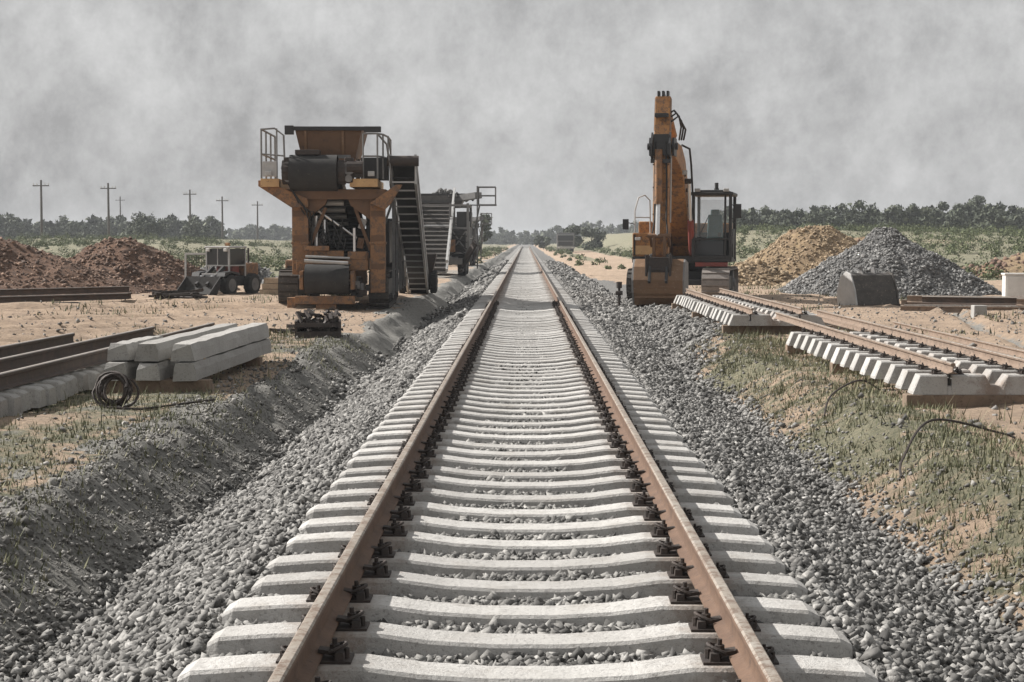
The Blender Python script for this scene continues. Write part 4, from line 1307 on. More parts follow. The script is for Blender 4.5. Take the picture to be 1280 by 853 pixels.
MB().bar((-.24, -6.3, 1.85), (-.24, -5.95, 1.6), .05, .12).bar((.24, -6.3, 1.85), (.24, -5.95, 1.6), .05, .12).bar((-.14, -6.32, 1.88), (-.14, -6.28, 1.2), .07, .14).bar((.14, -6.32, 1.88), (.14, -6.28, 1.2), .07, .14).cyl((-.3, -6.3, 1.85), (.3, -6.3, 1.85), .06, 12).build('bucket_link', M['brown'], EX)
bk_line = [(-5.55, 1.12), (-6.2, 1.2), (-6.42, 1.02), (-6.55, .7), (-6.5, .38), (-6.28, .1), (-5.9, .0), (-5.35, .04)]
BK = MB().shell_x(bk_line, -.05, -.64, .64).build('bucket', M['bucket'], EX, bevel=.01)
bs = [(-5.5, 1.15), (-6.22, 1.24), (-6.46, 1.04), (-6.59, .7), (-6.54, .36), (-6.3, .06), (-5.9, -.04), (-5.3, 0.0), (-5.45, .6)]
for sx in (-1, 1):
    MB().prism_x(bs, sx * .66 - .025, sx * .66 + .025).build('side_plate', M['steel'], BK, bevel=.008)
for sx in (-.22, .22):
    MB().prism_x([(-5.7, 1.12), (-6.45, .98), (-6.62, .62), (-6.66, .68), (-6.5, 1.12), (-6.35, 1.36), (-6.2, 1.38), (-5.95, 1.3), (-5.8, 1.4), (-5.65, 1.3)], sx - .035, sx + .035).build('ear', M['black'], BK, bevel=.006)
for zz in (.52, .27):
    MB().box((0, -6.56 + (.52 - zz) * .35, zz), (1.24, .03, .07), rot=(-.25 if zz < .4 else .1, 0, 0)).build('wear_strip', M['bucket'], BK, bevel=.008)
for k in range(5):
    x = -.54 + .27 * k
    MB().prism_x([(-5.4, 0.0), (-5.4, .08), (-5.1, .05), (-5.1, .03)], x - .06, x + .06).build('tooth', M['steel'], BK)
MB().b2(-.3, .3, -6.52, -6.3, .72, 1.3).b2(-.34, -.28, -6.56, -6.28, .66, 1.36).b2(.28, .34, -6.56, -6.28, .66, 1.36).b2(-.3, .3, -6.545, -6.5, .95, 1.0).build('quick_coupler', M['iron'], BK, bevel=.012)
for sx in (-1, 1):
    MB().tube([(sx * .13, -6.05, 4.3), (sx * .16, -6.07, 3.2), (sx * .15, -6.05, 2.3), (sx * .2, -6.2, 1.9)], .024, 6).build('hydraulic_hose', M['rubber'], ARM, smooth=True)
    MB().prism_x([(-5.38, 5.45), (-5.62, 5.48), (-5.86, 4.6), (-5.5, 4.6)], sx * .2 - .012, sx * .2 + .012).build('side_plate', M['bucket'], ARM, bevel=.004)
MB().b2(-.17, .17, -6.0, -5.72, 4.95, 5.05).build('arm_band', M['black'], ARM, bevel=.006)
MB().b2(-.2, .2, -6.06, -5.98, 3.95, 4.5).build('pivot_cover', M['black'], ARM, bevel=.006)
for z in (1.7, 2.4, 3.1, 3.7):
    MB().b2(-.215, .215, -6.02, -5.7 + (z - 1.7) * .05, z, z + .035).build('weld_strap', M['orange_dull'], ARM, bevel=.004)
for t in (.2, .4, .6, .8):
    MB().box((.285, -.6 - 2.3 * t, 1.9 + 2.1 * t), (.05, .14, .1)).build('hose_clamp', M['iron'], BOOM, bevel=.008)
MB().cyl((-.34, -2.35, 3.4), (.44, -2.35, 3.4), .075, 12).build('cylinder_pin', M['iron'], BOOM)
for sx in (-.33, .33):
    MB().box((sx, -3.0, 3.62), (.14, .12, .12)).cyl((sx, -3.07, 3.62), (sx, -3.09, 3.62), .05, 10).build('work_lamp', M['steel_light'], BOOM, bevel=.015)
for x in (-1.2, -.75):
    MB().box((x, -1.22, 1.78), (.16, .05, .09)).build('headlight', M['white'], EX, bevel=.015)
for x in (-1.3, -.58):
    MB().b2(x - .03, x + .03, -1.23, -1.2, 1.3, 1.9).build('hood_hinge', M['iron'], EX)
hs = MB()
for k, (dx, sag) in enumerate(((.3, .0), (.36, .12), (.42, .25))):
    hs.tube([(dx, -4.3, 4.45), (dx + .12, -5.0, 4.75 - sag * .3), (dx + .1, -5.35, 5.0 - sag), (dx - .02, -5.5, 5.15 - sag * .6), (.22, -5.6, 5.1 - sag)], .026, 7)
hs.tube([(.3, -3.6, 4.35), (.5, -3.4, 4.25), (.48, -2.7, 3.85), (.46, -2.1, 3.25), (.46, -1.6, 2.4)], .03, 7)
hs.build('hydraulic_hose', M['rubber'], EX, smooth=True)
MB().tube([(.23, -5.65, 4.0), (.23, -5.78, 2.2)], .022, 6).tube([(-.23, -5.65, 4.0), (-.23, -5.78, 2.2)], .022, 6).build('hydraulic_pipe', M['steel_light'], EX)

# marker post by the bucket
mp = empty('marker_post', (2.5, 44.5, hz(2.5, 44.5) - .02), 0, 'short dark iron post with a knobbed head standing left of the excavator bucket', 'post')
MB().cyl((0, 0, 0), (0, 0, .55), .035, 10).b2(-.09, .09, -.09, .09, 0, .05).build('stem', M['iron'], mp)
MB().cyl((-.09, 0, .42), (.09, 0, .42), .06, 12).cyl((0, 0, .55), (0, 0, .72), .075, 12).build('head', M['iron'], mp)

# ------------------------------------------------------------------ conveyor machine nearest the camera
C1 = empty('screening_machine', (-4.92, 40.6, -0.1), rad(2), 'tall orange crawler screening machine with a black belt drum facing down the sand road', 'screening machine')
crawler(C1, -.98, .5, .9, 5.2, .95)
crawler(C1, 1.3, .5, .5, 5.4, .95)
ch = MB()
ch.b2(-.72, 1.05, .4, 9.0, .95, 1.2).b2(-.72, -.6, .5, 9.0, 1.2, 1.4).b2(.93, 1.05, .5, 9.0, 1.2, 1.4)
ch.build('chassis', M['orange_dull'], C1, bevel=.015)
MB().b2(-.82, -.42, .45, .8, .85, 2.72).b2(-.84, -.4, .43, .82, 1.6, 1.66).build('portal_post', M['orange_dull'], C1, bevel=.012)
MB().b2(1.1, 1.47, .45, .8, .4, 2.78).b2(1.08, 1.49, .43, .82, 1.6, 1.66).build('portal_post', M['orange_dull'], C1, bevel=.012)
# wide cross brackets carrying the platforms
MB().prism_x([(.4, 2.95), (1.8, 2.95), (1.8, 2.75), (.4, 2.7)], -1.1, 1.5).build('cross_beam', M['brown'], C1, bevel=.01)
for (a, b, s) in ((-1.5, -.55, -1), (.62, 1.5, 1)):
    pass
def bracket(poly, y0, y1):
    n = len(poly)
    mb = MB()
    vs = [(x, y0, z) for x, z in poly] + [(x, y1, z) for x, z in poly]
    fs = [tuple(range(n)), tuple(range(2 * n - 1, n - 1, -1))] + [(i, i + n, (i + 1) % n + n, (i + 1) % n) for i in range(n)]
    return mb.add(vs, fs)
bracket([(-1.62, 3.16), (-1.62, 3.02), (-.82, 2.5), (-.4, 2.5), (-.42, 2.72), (-1.1, 3.0), (-1.1, 3.16)], .3, .55).build('bracket', M['orange_dull'], C1, bevel=.01)
bracket([(1.75, 3.06), (1.1, 2.6), (1.47, 2.45), (1.62, 2.6), (1.9, 3.06)], .3, .55).build('bracket', M['orange_dull'], C1, bevel=.01)
MB().b2(-1.55, -1.1, .2, 3.2, 3.0, 3.2).build('platform', M['yellow'], C1, bevel=.01)
MB().b2(.62, 1.3, .2, 3.2, 3.0, 3.2).build('platform', M['yellow'], C1, bevel=.01)
railing([(-1.53, .25, 3.2), (-1.53, 1.2, 3.2), (-1.53, 2.2, 3.2), (-1.53, 3.15, 3.2)], 1.2, .025).tube([(-1.53, .25, 4.4), (-1.2, .22, 4.42), (-.98, .22, 4.25), (-.95, .22, 3.2)], .025, 6).tube([(-1.53, .25, 3.8), (-.95, .22, 3.75)], .022, 6).tube([(-1.15, .22, 4.42), (-1.15, .22, 3.2)], .022, 6).build('railing', M['steel'], C1, smooth=True)
MB().b2(-1.5, -1.15, .2, .26, 3.25, 3.62).build('railing_plate', M['steel_light'], C1, bevel=.008)
railing([(.95, .25, 3.2), (1.3, .25, 3.2), (1.42, .6, 3.2), (1.5, 1.6, 3.2), (1.5, 3.0, 3.2)], 1.1, .025).tube([(1.3, .25, 4.3), (1.52, .4, 4.05), (1.6, .5, 3.5), (1.62, .6, 3.0)], .025, 6).build('railing', M['steel'], C1, smooth=True)
# feed hopper
hp = MB()
def quad_plate(mb, a, b, c, d, t=.03):
    a, b, c, d = map(Vector, (a, b, c, d))
    n = (b - a).cross(d - a).normalized() * t
    mb.add([a, b, c, d, a + n, b + n, c + n, d + n], [(3, 2, 1, 0), (4, 5, 6, 7), (0, 1, 5, 4), (1, 2, 6, 5), (2, 3, 7, 6), (3, 0, 4, 7)])
quad_plate(hp, (-.76, .7, 4.46), (.9, .7, 4.46), (.72, .85, 3.72), (-.6, .85, 3.72))
quad_plate(hp, (.9, .7, 4.46), (.9, 3.0, 4.46), (.72, 2.7, 3.72), (.72, .85, 3.72))
quad_plate(hp, (-.76, 3.0, 4.46), (-.76, .7, 4.46), (-.6, .85, 3.72), (-.6, 2.7, 3.72))
quad_plate(hp, (.9, 3.0, 4.46), (-.76, 3.0, 4.46), (-.6, 2.7, 3.72), (.72, 2.7, 3.72))
HOP = hp.build('hopper', M['brown'], C1)
MB().b2(-.98, 1.35, .64, .7, 4.4, 4.5).b2(-1.0, -.78, .6, .74, 4.3, 4.52).b2(.95, 1.37, .6, .74, 4.36, 4.5).build('hopper_rim', M['black'], HOP, bevel=.01)
for x in (-.5, .42):
    MB().bar((x, .68, 4.42), (x, .82, 3.75), .06, .04).build('hopper_rib', M['bucket'], HOP)
MB().b2(-.7, -.1, .14, .5, 3.78, 3.9).build('drum_guard', M['iron'], HOP, bevel=.01)
for x in (-.98, .5):
    MB().b2(x, x + .2, .15, .75, 3.1, 3.72).build('side_gearbox', M['iron'], C1, bevel=.03)
    MB().cyl((x + .1, .1, 3.45), (x + .1, .15, 3.45), .16, 14).build('pulley', M['steel'], C1)
    MB().cyl((x + .1, .1, 3.2), (x + .1, .15, 3.2), .09, 12).build('pulley', M['steel'], C1)
MB().b2(-.46, -.36, .95, 1.05, 3.2, 3.75).b2(.5, .62, .95, 1.05, 3.2, 3.75).b2(-.46, .62, .62, .68, 3.72, 3.8).build('hopper_leg', M['steel'], HOP)
# main conveyor: head drum in front, running down to the back
drum_c = Vector((0, .32, 3.36)); R_ = .4
slope = -0.262
mb = MB()
line = []
for k in range(15):
    a = math.pi * 1.5 - math.pi * k / 14 - 0.25
    line.append((drum_c.y + R_ * math.cos(a), drum_c.z + R_ * math.sin(a)))
line_back_top = (11.0, line[-1][1] + (11.0 - line[-1][0]) * slope)
line_back_bot = (11.0, line[0][1] + (11.0 - line[0][0]) * slope)
belt_line = [line_back_bot] + line + [line_back_top]
MB().shell_x(belt_line, .025, -.84, .32).build('conveyor_belt', M['rubber'], C1, smooth=True)
cf = MB()
for xx in (-.9, .36):
    cf.bar((xx, .15, 3.36), (xx, 11.2, 3.36 + 11.05 * slope), .07, .26)
for k in range(13):
    t = .9 + k * .78
    cf.bar((-.88, t, 3.36 + (t - .15) * slope - .42), (.36, t, 3.36 + (t - .15) * slope - .42), .06, .07)
for xx in (-.9, .36):
    cf.bar((xx, .9, 2.8), (xx, 11.0, 3.36 + 10.85 * slope - .42), .06, .07)
    for k in range(12):
        t = .9 + k * .85
        cf.bar((xx, t, 3.3 + (t - .15) * slope), (xx, t + .42, 3.0 + (t + .27) * slope - .05), .035, .035)
cf.build('conveyor_frame', M['steel'], C1)
MB().cyl((-1.02, .32, 3.36), (-.86, .32, 3.36), .3, 16).build('drum_bearing', M['iron'], C1)
MB().cyl((.34, .32, 3.36), (.52, .32, 3.36), .3, 16).b2(.52, .95, .2, .6, 3.24, 3.6).cyl((.56, .18, 3.48), (.95, .18, 3.48), .15, 12).build('drum_motor', M['iron'], C1)
sk = MB()
for k in range(6):
    sk.b2(-.5, .75, 1.2 + k * .55, 1.26 + k * .55, 2.55 - k * .19, 2.68 - k * .19)
quad_plate(sk, (-.48, .85, 2.72), (.8, .85, 2.72), (.8, 5.5, 1.35), (-.48, 5.5, 1.35), .02)
sk.build('underbelt_tray', M['rubber'], C1)
MB().tube([(-.38, .75, 2.55), (.75, .85, 1.75)], .03, 8).tube([(-.25, .7, 1.4), (-.25, .7, 2.3)], .05, 8).tube([(-.05, .7, 1.4), (-.05, .75, 2.2)], .04, 8).tube([(.7, .6, 1.3), (.7, .6, 2.0)], .035, 8).build('hydraulic_ram', M['chrome'], C1, smooth=True)
for k in range(5):
    MB().cyl((-.36, .95 + k * .5, 2.62 - k * .16), (.42, .95 + k * .5, 2.62 - k * .16), .07, 10).build('return_roller', M['steel_light'], C1, smooth=True)
for k, (x, z) in enumerate(((-.3, 1.9), (-.12, 1.62), (.85, 1.62), (.9, 2.1))):
    MB().box((x, .75, z), (.16, .2, .26), rot=(0, .1 * k, 0)).cyl((x, .64, z), (x, .66, z), .05, 10).build('valve_box', M[('steel', 'iron', 'brown', 'steel_light')[k]], C1, bevel=.012)
for z in (1.05, 1.75, 2.35):
    for x in (-.62, 1.28):
        MB().cyl((x - .1, .43, z), (x - .1, .455, z), .025, 6).cyl((x + .1, .43, z), (x + .1, .455, z), .025, 6).b2(x - .16, x + .16, .438, .45, z - .07, z + .07).build('bolted_plate', M['brown'], C1)
MB().bar((-.42, .62, 1.5), (.0, .62, 2.5), .06, .08).build('brace', M['brown'], C1)
MB().bar((1.1, .62, 1.45), (.72, .62, 2.5), .06, .08).build('brace', M['brown'], C1)
MB().b2(-.5, .45, .42, .6, 1.26, 1.44).b2(-.5, .1, .3, .42, 1.44, 1.56).build('machine_beam', M['orange_dull'], C1, bevel=.01)
for sx, xa in ((-1, -.66), (1, 1.0)):
    p_ = MB().b2(xa, xa + .06, .85, 7.5, 1.25, 2.62)
    for k in range(9):
        p_.b2(xa - .03, xa + .09, .95 + k * .75, 1.02 + k * .75, 1.25, 2.66)
    p_.build('side_panel', M['black'], C1)
bracket([(1.1, 2.72), (.55, 2.72), (.62, 2.55), (1.1, 2.2)], .5, .75).build('gusset', M['brown'], C1, bevel=.008)
bracket([(-.42, 2.72), (.05, 2.72), (0, 2.58), (-.42, 2.25)], .5, .75).build('gusset', M['brown'], C1, bevel=.008)
tb = MB()
quad_plate(tb, (1.3, 12.6, 1.25), (2.5, 12.6, 1.25), (2.3, 12.9, .35), (1.5, 12.9, .35))
quad_plate(tb, (2.5, 12.6, 1.25), (2.5, 14.6, 1.25), (2.3, 14.3, .35), (2.3, 12.9, .35))
quad_plate(tb, (1.3, 14.6, 1.25), (1.3, 12.6, 1.25), (1.5, 12.9, .35), (1.5, 14.3, .35))
quad_plate(tb, (2.5, 14.6, 1.25), (1.3, 14.6, 1.25), (1.5, 14.3, .35), (2.3, 14.3, .35))
tb = tb.build('tail_bin', M['iron'], C1)
for yy in (12.9, 14.3):
    wheel(tb, (1.4, yy, .35), .35, .22)
    wheel(tb, (2.4, yy, .35), .35, .22)
eng = MB().b2(-.6, .95, 3.2, 6.2, 1.2, 2.0).build('engine_housing', M['black'], C1, bevel=.04)
for k in range(6):
    MB().b2(-.5, .8, 3.18, 3.198, 1.3 + k * .1, 1.35 + k * .1).build('vent_slat', M['steel'], eng)
MB().b2(.55, 1.02, .38, .8, .95, 1.42).b2(.58, .99, .36, .38, 1.22, 1.4).build('control_box', M['orange_dull'], C1, bevel=.015)
# lower conveyor
low = []
for k in range(13):
    a = math.pi * 1.5 - math.pi * k / 12
    low.append((.05 + .34 * math.cos(a), .74 + .34 * math.sin(a)))
MB().shell_x([(5.0, .5)] + low + [(5.0, 1.18)], .025, -.46, .62).build('discharge_belt', M['rubber'], C1, smooth=True)
MB().b2(-.58, -.49, -.2, 5, .5, .95).b2(.65, .74, -.2, 5, .5, .95).b2(-.7, .75, -.15, .1, .14, .34).b2(-.2, .3, -.1, .1, 0.02, .14).b2(-.9, -.7, -.05, .3, .05, .3).build('discharge_frame', M['orange_dull'], C1, bevel=.01)
MB().tube([(-.46, -.2, 1.2), (.6, -.15, 1.14)], .04, 8).tube([(-.46, .1, 1.3), (.62, .1, 1.26)], .03, 8).build('roller', M['steel_light'], C1, smooth=True)
rr = random.Random(12)
for k in range(16):
    p = Vector((rr.uniform(.66, 1.05), rr.uniform(.2, .9), rr.uniform(.3, .92)))
    MB().box(p, (rr.uniform(.08, .22), rr.uniform(.06, .2), rr.uniform(.08, .2))).build('hydraulic_block', M[('iron', 'steel', 'black')[k % 3]], C1, bevel=.01)
for k in range(9):
    x = rr.uniform(-.45, .6)
    MB().tube([(x, .7, 1.45), (x + rr.uniform(-.2, .2), .62, 1.7), (x + rr.uniform(-.2, .2), .8, rr.uniform(1.8, 2.3))], .022, 6).build('hydraulic_hose', M['rubber'], C1, smooth=True)
for k in range(4):
    MB().tube([(-.9 + k * .06, .3, 3.1 - k * .1), (-.7 + k * .1, .25, 2.75 - k * .12), (-.55 + k * .09, .4, 2.4), (-.36, .6, 2.1 - k * .2)], .018, 6).build('hydraulic_hose', M['rubber'], C1, smooth=True)
for x in (-1.35, 1.15):
    MB().box((x, .16, 3.32), (.16, .1, .12)).cyl((x, .1, 3.32), (x, .12, 3.32), .045, 12).build('work_lamp', M['steel_light'], C1, bevel=.01)
MB().cyl((.72, 1.8, 3.2), (.72, 1.8, 3.75), .06, 10).build('exhaust_pipe', M['iron'], C1, smooth=True)
MB().b2(.85, 1.5, .9, 1.6, 3.2, 3.75).build('electric_box', M['black'], C1, bevel=.02)
# side walkway running down to the back on the track side
a0, a1 = Vector((1.6, .6, 3.75)), Vector((1.6, 13.5, .4))
W2 = .62
st = MB().bar(a0 + Vector((W2 / 2, 0, -.06)), a1 + Vector((W2 / 2, 0, -.06)), W2 - .06, .04)
st.bar(a0 + Vector((W2 / 2, .3, -.5)), a1 + Vector((W2 / 2, 0, -.42)), W2 - .1, .04)
STAIR = st.build('side_conveyor', M['rubber'], C1)
lat = MB()
for xx in (0, W2):
    for dz, w in ((0, .13), (-.62, .09)):
        lat.bar(a0 + Vector((xx, 0, dz)), a1 + Vector((xx, 0, dz)), .06, w)
    for k in range(18):
        p, q = a0.lerp(a1, k / 18), a0.lerp(a1, (k + 1) / 18)
        d1, d2 = (0, -.62) if k % 2 else (-.62, 0)
        lat.bar(p + Vector((xx, 0, d1)), q + Vector((xx, 0, d2)), .045, .05)
        lat.bar(p + Vector((xx, 0, 0)), p + Vector((xx, 0, -.62)), .04, .04)
for k in range(19):
    p = a0.lerp(a1, k / 18)
    lat.bar(p + Vector((0, 0, -.62)), p + Vector((W2, 0, -.62)), .04, .04)
lat.build('lattice_frame', M['steel_light'], STAIR)
MB().cyl(a0 + Vector((-.08, -.02, -.1)), a0 + Vector((W2 + .08, -.02, -.1)), .13, 16).build('drum', M['iron'], STAIR, smooth=True)
MB().cyl(a1 + Vector((-.08, .05, -.1)), a1 + Vector((W2 + .08, .05, -.1)), .22, 16).build('drum', M['iron'], STAIR, smooth=True)
hrail = MB()
hrail.tube([a0 + Vector((-.05, 0, .5)), a1 + Vector((-.05, 0, .5))], .02, 6)
for k in range(10):
    p = a0.lerp(a1, k / 9) + Vector((-.05, 0, 0))
    hrail.tube([p, p + Vector((0, 0, .5))], .016, 5)
hrail.build('guard_rail', M['steel'], STAIR, smooth=True)
for t in (.12, .28, .45, .6, .75):
    p = a0.lerp(a1, t)
    MB().bar(p + Vector((0, 0, -.6)), (1.05, p.y, 1.2), .06).bar(p + Vector((0, 0, -.6)), (p.x, p.y + 1.2, max(.4, p.z - 1.9)), .05).bar(p + Vector((0, 0, -.6)), (p.x, p.y, .3), .07).build('conveyor_support', M['steel'], STAIR)
MB().b2(1.0, 1.5, 5.6, 8.9, 1.95, 2.3).b2(1.05, 1.5, 2.2, 5.2, 1.1, 2.2).build('side_housing', M['black'], C1, bevel=.03)
MB().b2(.95, 1.55, 5.8, 8.5, .75, 1.9).build('fuel_tank', M['black'], C1, bevel=.04)
for yy in (6.6, 7.9):
    wheel(C1, (1.3, yy, .5), .5, .36)
    wheel(C1, (-1.0, yy, .5), .5, .36)

# ------------------------------------------------------------------ second machine further down
C2 = empty('screening_machine', (-4.35, 78.5, -0.12), rad(0), 'grey screening machine further down the line with a ribbed feed conveyor and rock on top', 'screening machine')
belt = MB()
b0, b1 = Vector((-.25, -2.6, .25)), Vector((-.25, 5.8, 3.8))
bd = (b1 - b0).normalized()
bn = Vector((1, 0, 0)).cross(bd)
belt.bar(b0, b1, 2.0, .05)
for k in range(17):
    p = b0.lerp(b1, (k + .4) / 17) + bn * .07
    belt.bar(p - Vector((.97, 0, 0)), p + Vector((.97, 0, 0)), .09, .14, up=bn)
belt.build('ribbed_conveyor', M['track'], C2)
sd = MB()
for xx in (-1.08, 1.0):
    for dz in (.1, .5):
        sd.bar(b0 + Vector((xx, 0, dz)), b1 + Vector((xx, 0, dz)), .1, .15)
    for k in range(14):
        p, q = b0.lerp(b1, k / 14), b0.lerp(b1, (k + 1) / 14)
        sd.bar(p + Vector((xx, 0, .12)), q + Vector((xx, 0, .5)), .05, .05)
sd.build('conveyor_frame', M['steel_light'], C2)
fr2 = MB()
for x in (-.9, .7, 1.55):
    for y in (2.2, 6.5):
        fr2.bar((x, y, .5), (x, y, 3.5), .12)
for z in (1.1, 2.3, 3.4):
    fr2.bar((-.9, 2.2, z), (1.55, 2.2, z), .1).bar((-.9, 6.5, z), (1.55, 6.5, z), .1).bar((1.55, 2.2, z), (1.55, 6.5, z), .1).bar((-.9, 2.2, z), (-.9, 6.5, z), .1)
fr2.bar((.7, 2.2, 1.1), (1.55, 2.2, 2.3), .06).bar((1.55, 2.2, 1.1), (.7, 2.2, 2.3), .06).bar((1.55, 2.2, 2.3), (1.55, 6.5, 3.4), .06)
fr2.build('machine_frame', M['steel'], C2)
MB().b2(-.8, 1.4, 3.2, 6.2, .9, 2.1).b2(.75, 1.45, 2.3, 3.1, 1.15, 2.2).build('engine_housing', M['black'], C2, bevel=.03)
MB().b2(.35, .95, 1.75, 2.1, 1.15, 1.75).build('control_box', M['orange_dull'], C2, bevel=.02)
h2 = MB()
quad_plate(h2, (-1.5, 5.2, 3.95), (1.35, 5.2, 3.95), (1.0, 5.4, 3.35), (-1.1, 5.4, 3.35))
quad_plate(h2, (1.35, 5.2, 3.95), (1.35, 7.2, 3.95), (1.0, 6.9, 3.35), (1.0, 5.4, 3.35))
quad_plate(h2, (-1.5, 7.2, 3.95), (-1.5, 5.2, 3.95), (-1.1, 5.4, 3.35), (-1.1, 6.9, 3.35))
quad_plate(h2, (1.35, 7.2, 3.95), (-1.5, 7.2, 3.95), (-1.1, 6.9, 3.35), (1.0, 6.9, 3.35))
H2 = h2.build('hopper', M['steel'], C2)
MB().bar((-1.75, 5.15, 4.0), (1.6, 5.15, 4.0), .07, .1).b2(-1.95, -1.6, 5.05, 5.25, 3.82, 4.1).build('hopper_rim', M['black'], H2)
sc = MB().bar((.9, 5.5, 3.8), (2.0, 4.6, 3.95), .5, .3).bar((.9, 5.5, 3.5), (2.1, 4.6, 3.45), .06, .06).build('side_chute', M['steel'], C2)
cage = railing([(2.0, 4.3, 3.5), (2.85, 4.3, 3.5), (2.85, 5.0, 3.5), (2.0, 5.0, 3.5), (2.0, 4.3, 3.5)], .85, .035).b2(1.95, 2.9, 4.25, 5.05, 3.42, 3.5)
cage.build('cage_platform', M['steel'], C2)
MB().bar((1.95, 4.3, 4.4), (1.95, 4.3, .3), .07).bar((2.05, 5.0, 3.5), (1.55, 6.4, 1.2), .06).build('cage_post', M['steel'], C2)
for y in (2.6, 3.9, 6.0):
    wheel(C2, (1.25, y, .5), .5, .4)
    wheel(C2, (-.75, y, .5), .5, .4)
MB().b2(-.75, 1.3, 1.5, 7.2, .55, .85).build('chassis', M['steel'], C2)
for k in range(4):
    MB().cyl((-.9 + .05, 2.15, .9 + k * .5), (.75, 2.15, .9 + k * .5), .06, 10).build('roller', M['steel_light'], C2, smooth=True)
for x, y in ((1.62, 2.3), (1.62, 3.4), (1.62, 4.6), (1.62, 5.8)):
    MB().bar((x, y, .9), (x, y, 2.6), .05).bar((x, y, 2.6), (x + .02, y + 1.1, 2.6), .05).bar((x, y, 1.8), (x + .02, y + 1.1, 1.8), .04).build('ladder_rail', M['steel_light'], C2)
MB().b2(1.0, 1.7, 2.4, 4.4, 2.35, 3.1).build('side_housing', M['black'], C2, bevel=.03)
MB().bar((1.3, 1.9, .5), (1.95, 1.0, 1.6), .12, .3).bar((1.3, 1.9, .3), (1.3, .2, .25), .14).build('tow_bar', M['iron'], C2)
MB().cyl((.3, 3.8, 2.1), (.3, 3.8, 3.0), .08, 10).build('exhaust_pipe', M['iron'], C2, smooth=True)
for k in range(5):
    MB().tube([(.72, 2.1, 1.0 + k * .3), (1.1, 2.0, 1.25 + k * .25), (1.5, 2.15, 1.0 + k * .3)], .03, 6).build('hydraulic_hose', M['rubber'], C2, smooth=True)
n = 130
pv = np.stack([RNG.normal(0.2, .55, n) - 4.35, RNG.normal(6.2, .35, n) + 78.5, np.zeros(n)], -1)
pv[:, 2] = -.12 + 3.75 + .55 * np.exp(-((pv[:, 0] + 4.15) / .75) ** 2) * RNG.uniform(.3, 1.0, n)
v, f = stones(pv, .2 * RNG.lognormal(0, .35, n))
rk = np_mesh('rock_pile', v, f, M['gravel_heap'])
tag(rk, 'pile of grey rock heaped in the hopper of the further screening machine', 'rock pile', kind='stuff')

C3 = copy_tree(C2)
C3.location = (-4.7, 112, -0.12)
C3.scale = (.82, .82, .82)
C3['label'] = 'farthest grey screening machine, half hidden behind the one with the ribbed conveyor'

# ------------------------------------------------------------------ compact loader, crates, generator on the left
LD = empty('compact_loader', (-9.55, 53.0, hz(-9.4, 53) - .03), rad(-24), 'small dark compact loader with a white framed cab and lowered black bucket', 'loader')
for (x, y) in ((-.48, -.55), (.48, -.55), (-.48, .75), (.48, .75)):
    wheel(LD, (x, y, .34), .34, .26)
MB().b2(-.36, .36, -.9, 1.2, .3, .62).build('chassis', M['black'], LD, bevel=.02)
MB().b2(-.38, .38, .45, 1.3, .62, 1.02).build('engine_hood', M['orange_dull'], LD, bevel=.05)
lc = MB()
for (x, y) in ((-.42, -.45), (.42, -.45), (-.42, .45), (.42, .45)):
    lc.bar((x, y, .6), (x, y, 1.5), .05)
lc.bar((-.42, -.45, .95), (.42, -.45, .95), .04).bar((.42, -.45, .95), (.42, .45, .95), .04).bar((-.42, -.45, .62), (.42, -.45, .62), .05).bar((0, -.45, .95), (0, -.45, 1.5), .03)
LC = lc.build('cab', M['steel_light'], LD)
MB().b2(-.47, .47, -.5, .5, 1.5, 1.56).build('roof', M['steel_light'], LC, bevel=.015)
MB().cyl((.25, .9, 1.02), (.25, .9, 1.5), .035, 8).build('exhaust_pipe', M['iron'], LD, smooth=True)
MB().box((0, .1, 1.62), (.14, .14, .1)).build('beacon', M['orange'], LC, bevel=.02)
for sx in (-.33, .33):
    MB().box((sx, -.5, 1.44), (.12, .08, .1)).build('work_lamp', M['white'], LC, bevel=.015)
    MB().prism_x([(-1.0, .62), (-.95, .74), (-.55, .78), (-.15, .72), (-.12, .64), (-.55, .72)], sx * 1.45 - .14, sx * 1.45 + .14).build('mudguard', M['black'], LD)
    MB().cyl((sx * .6, -.5, .55), (sx * .6, -1.1, .62), .04, 8).build('lift_ram', M['chrome'], LD, smooth=True)
MB().b2(-.4, .4, -.455, -.445, .97, 1.48).build('window', M['dark_glass'], LC)
MB().b2(.415, .425, -.42, .42, .97, 1.48).build('window', M['dark_glass'], LC)
MB().b2(-.425, -.415, -.42, .42, .97, 1.48).build('window', M['dark_glass'], LC)
MB().b2(-.3, .3, -.1, .3, .62, 1.2).build('seat', M['red'], LC, bevel=.03)
MB().b2(-.3, .3, -.92, -.9, .45, .72).b2(-.28, .28, -.94, -.92, .5, .53).b2(-.28, .28, -.94, -.92, .58, .61).b2(-.28, .28, -.94, -.92, .66, .69).build('grille', M['steel_light'], LD)
for sx in (-.2, .2):
    MB().bar((sx, -.4, .9), (sx, -1.35, .35), .08, .12).build('lift_arm', M['black'], LD)
MB().shell_x([(-1.25, .62), (-1.3, .3), (-1.45, .06), (-1.95, .04)], .03, -.62, .62).prism_x([(-1.25, .62), (-1.3, .3), (-1.45, .06), (-1.95, .04)], -.65, -.62).prism_x([(-1.25, .62), (-1.3, .3), (-1.45, .06), (-1.95, .04)], .62, .65).build('bucket', M['rubber'], LD)
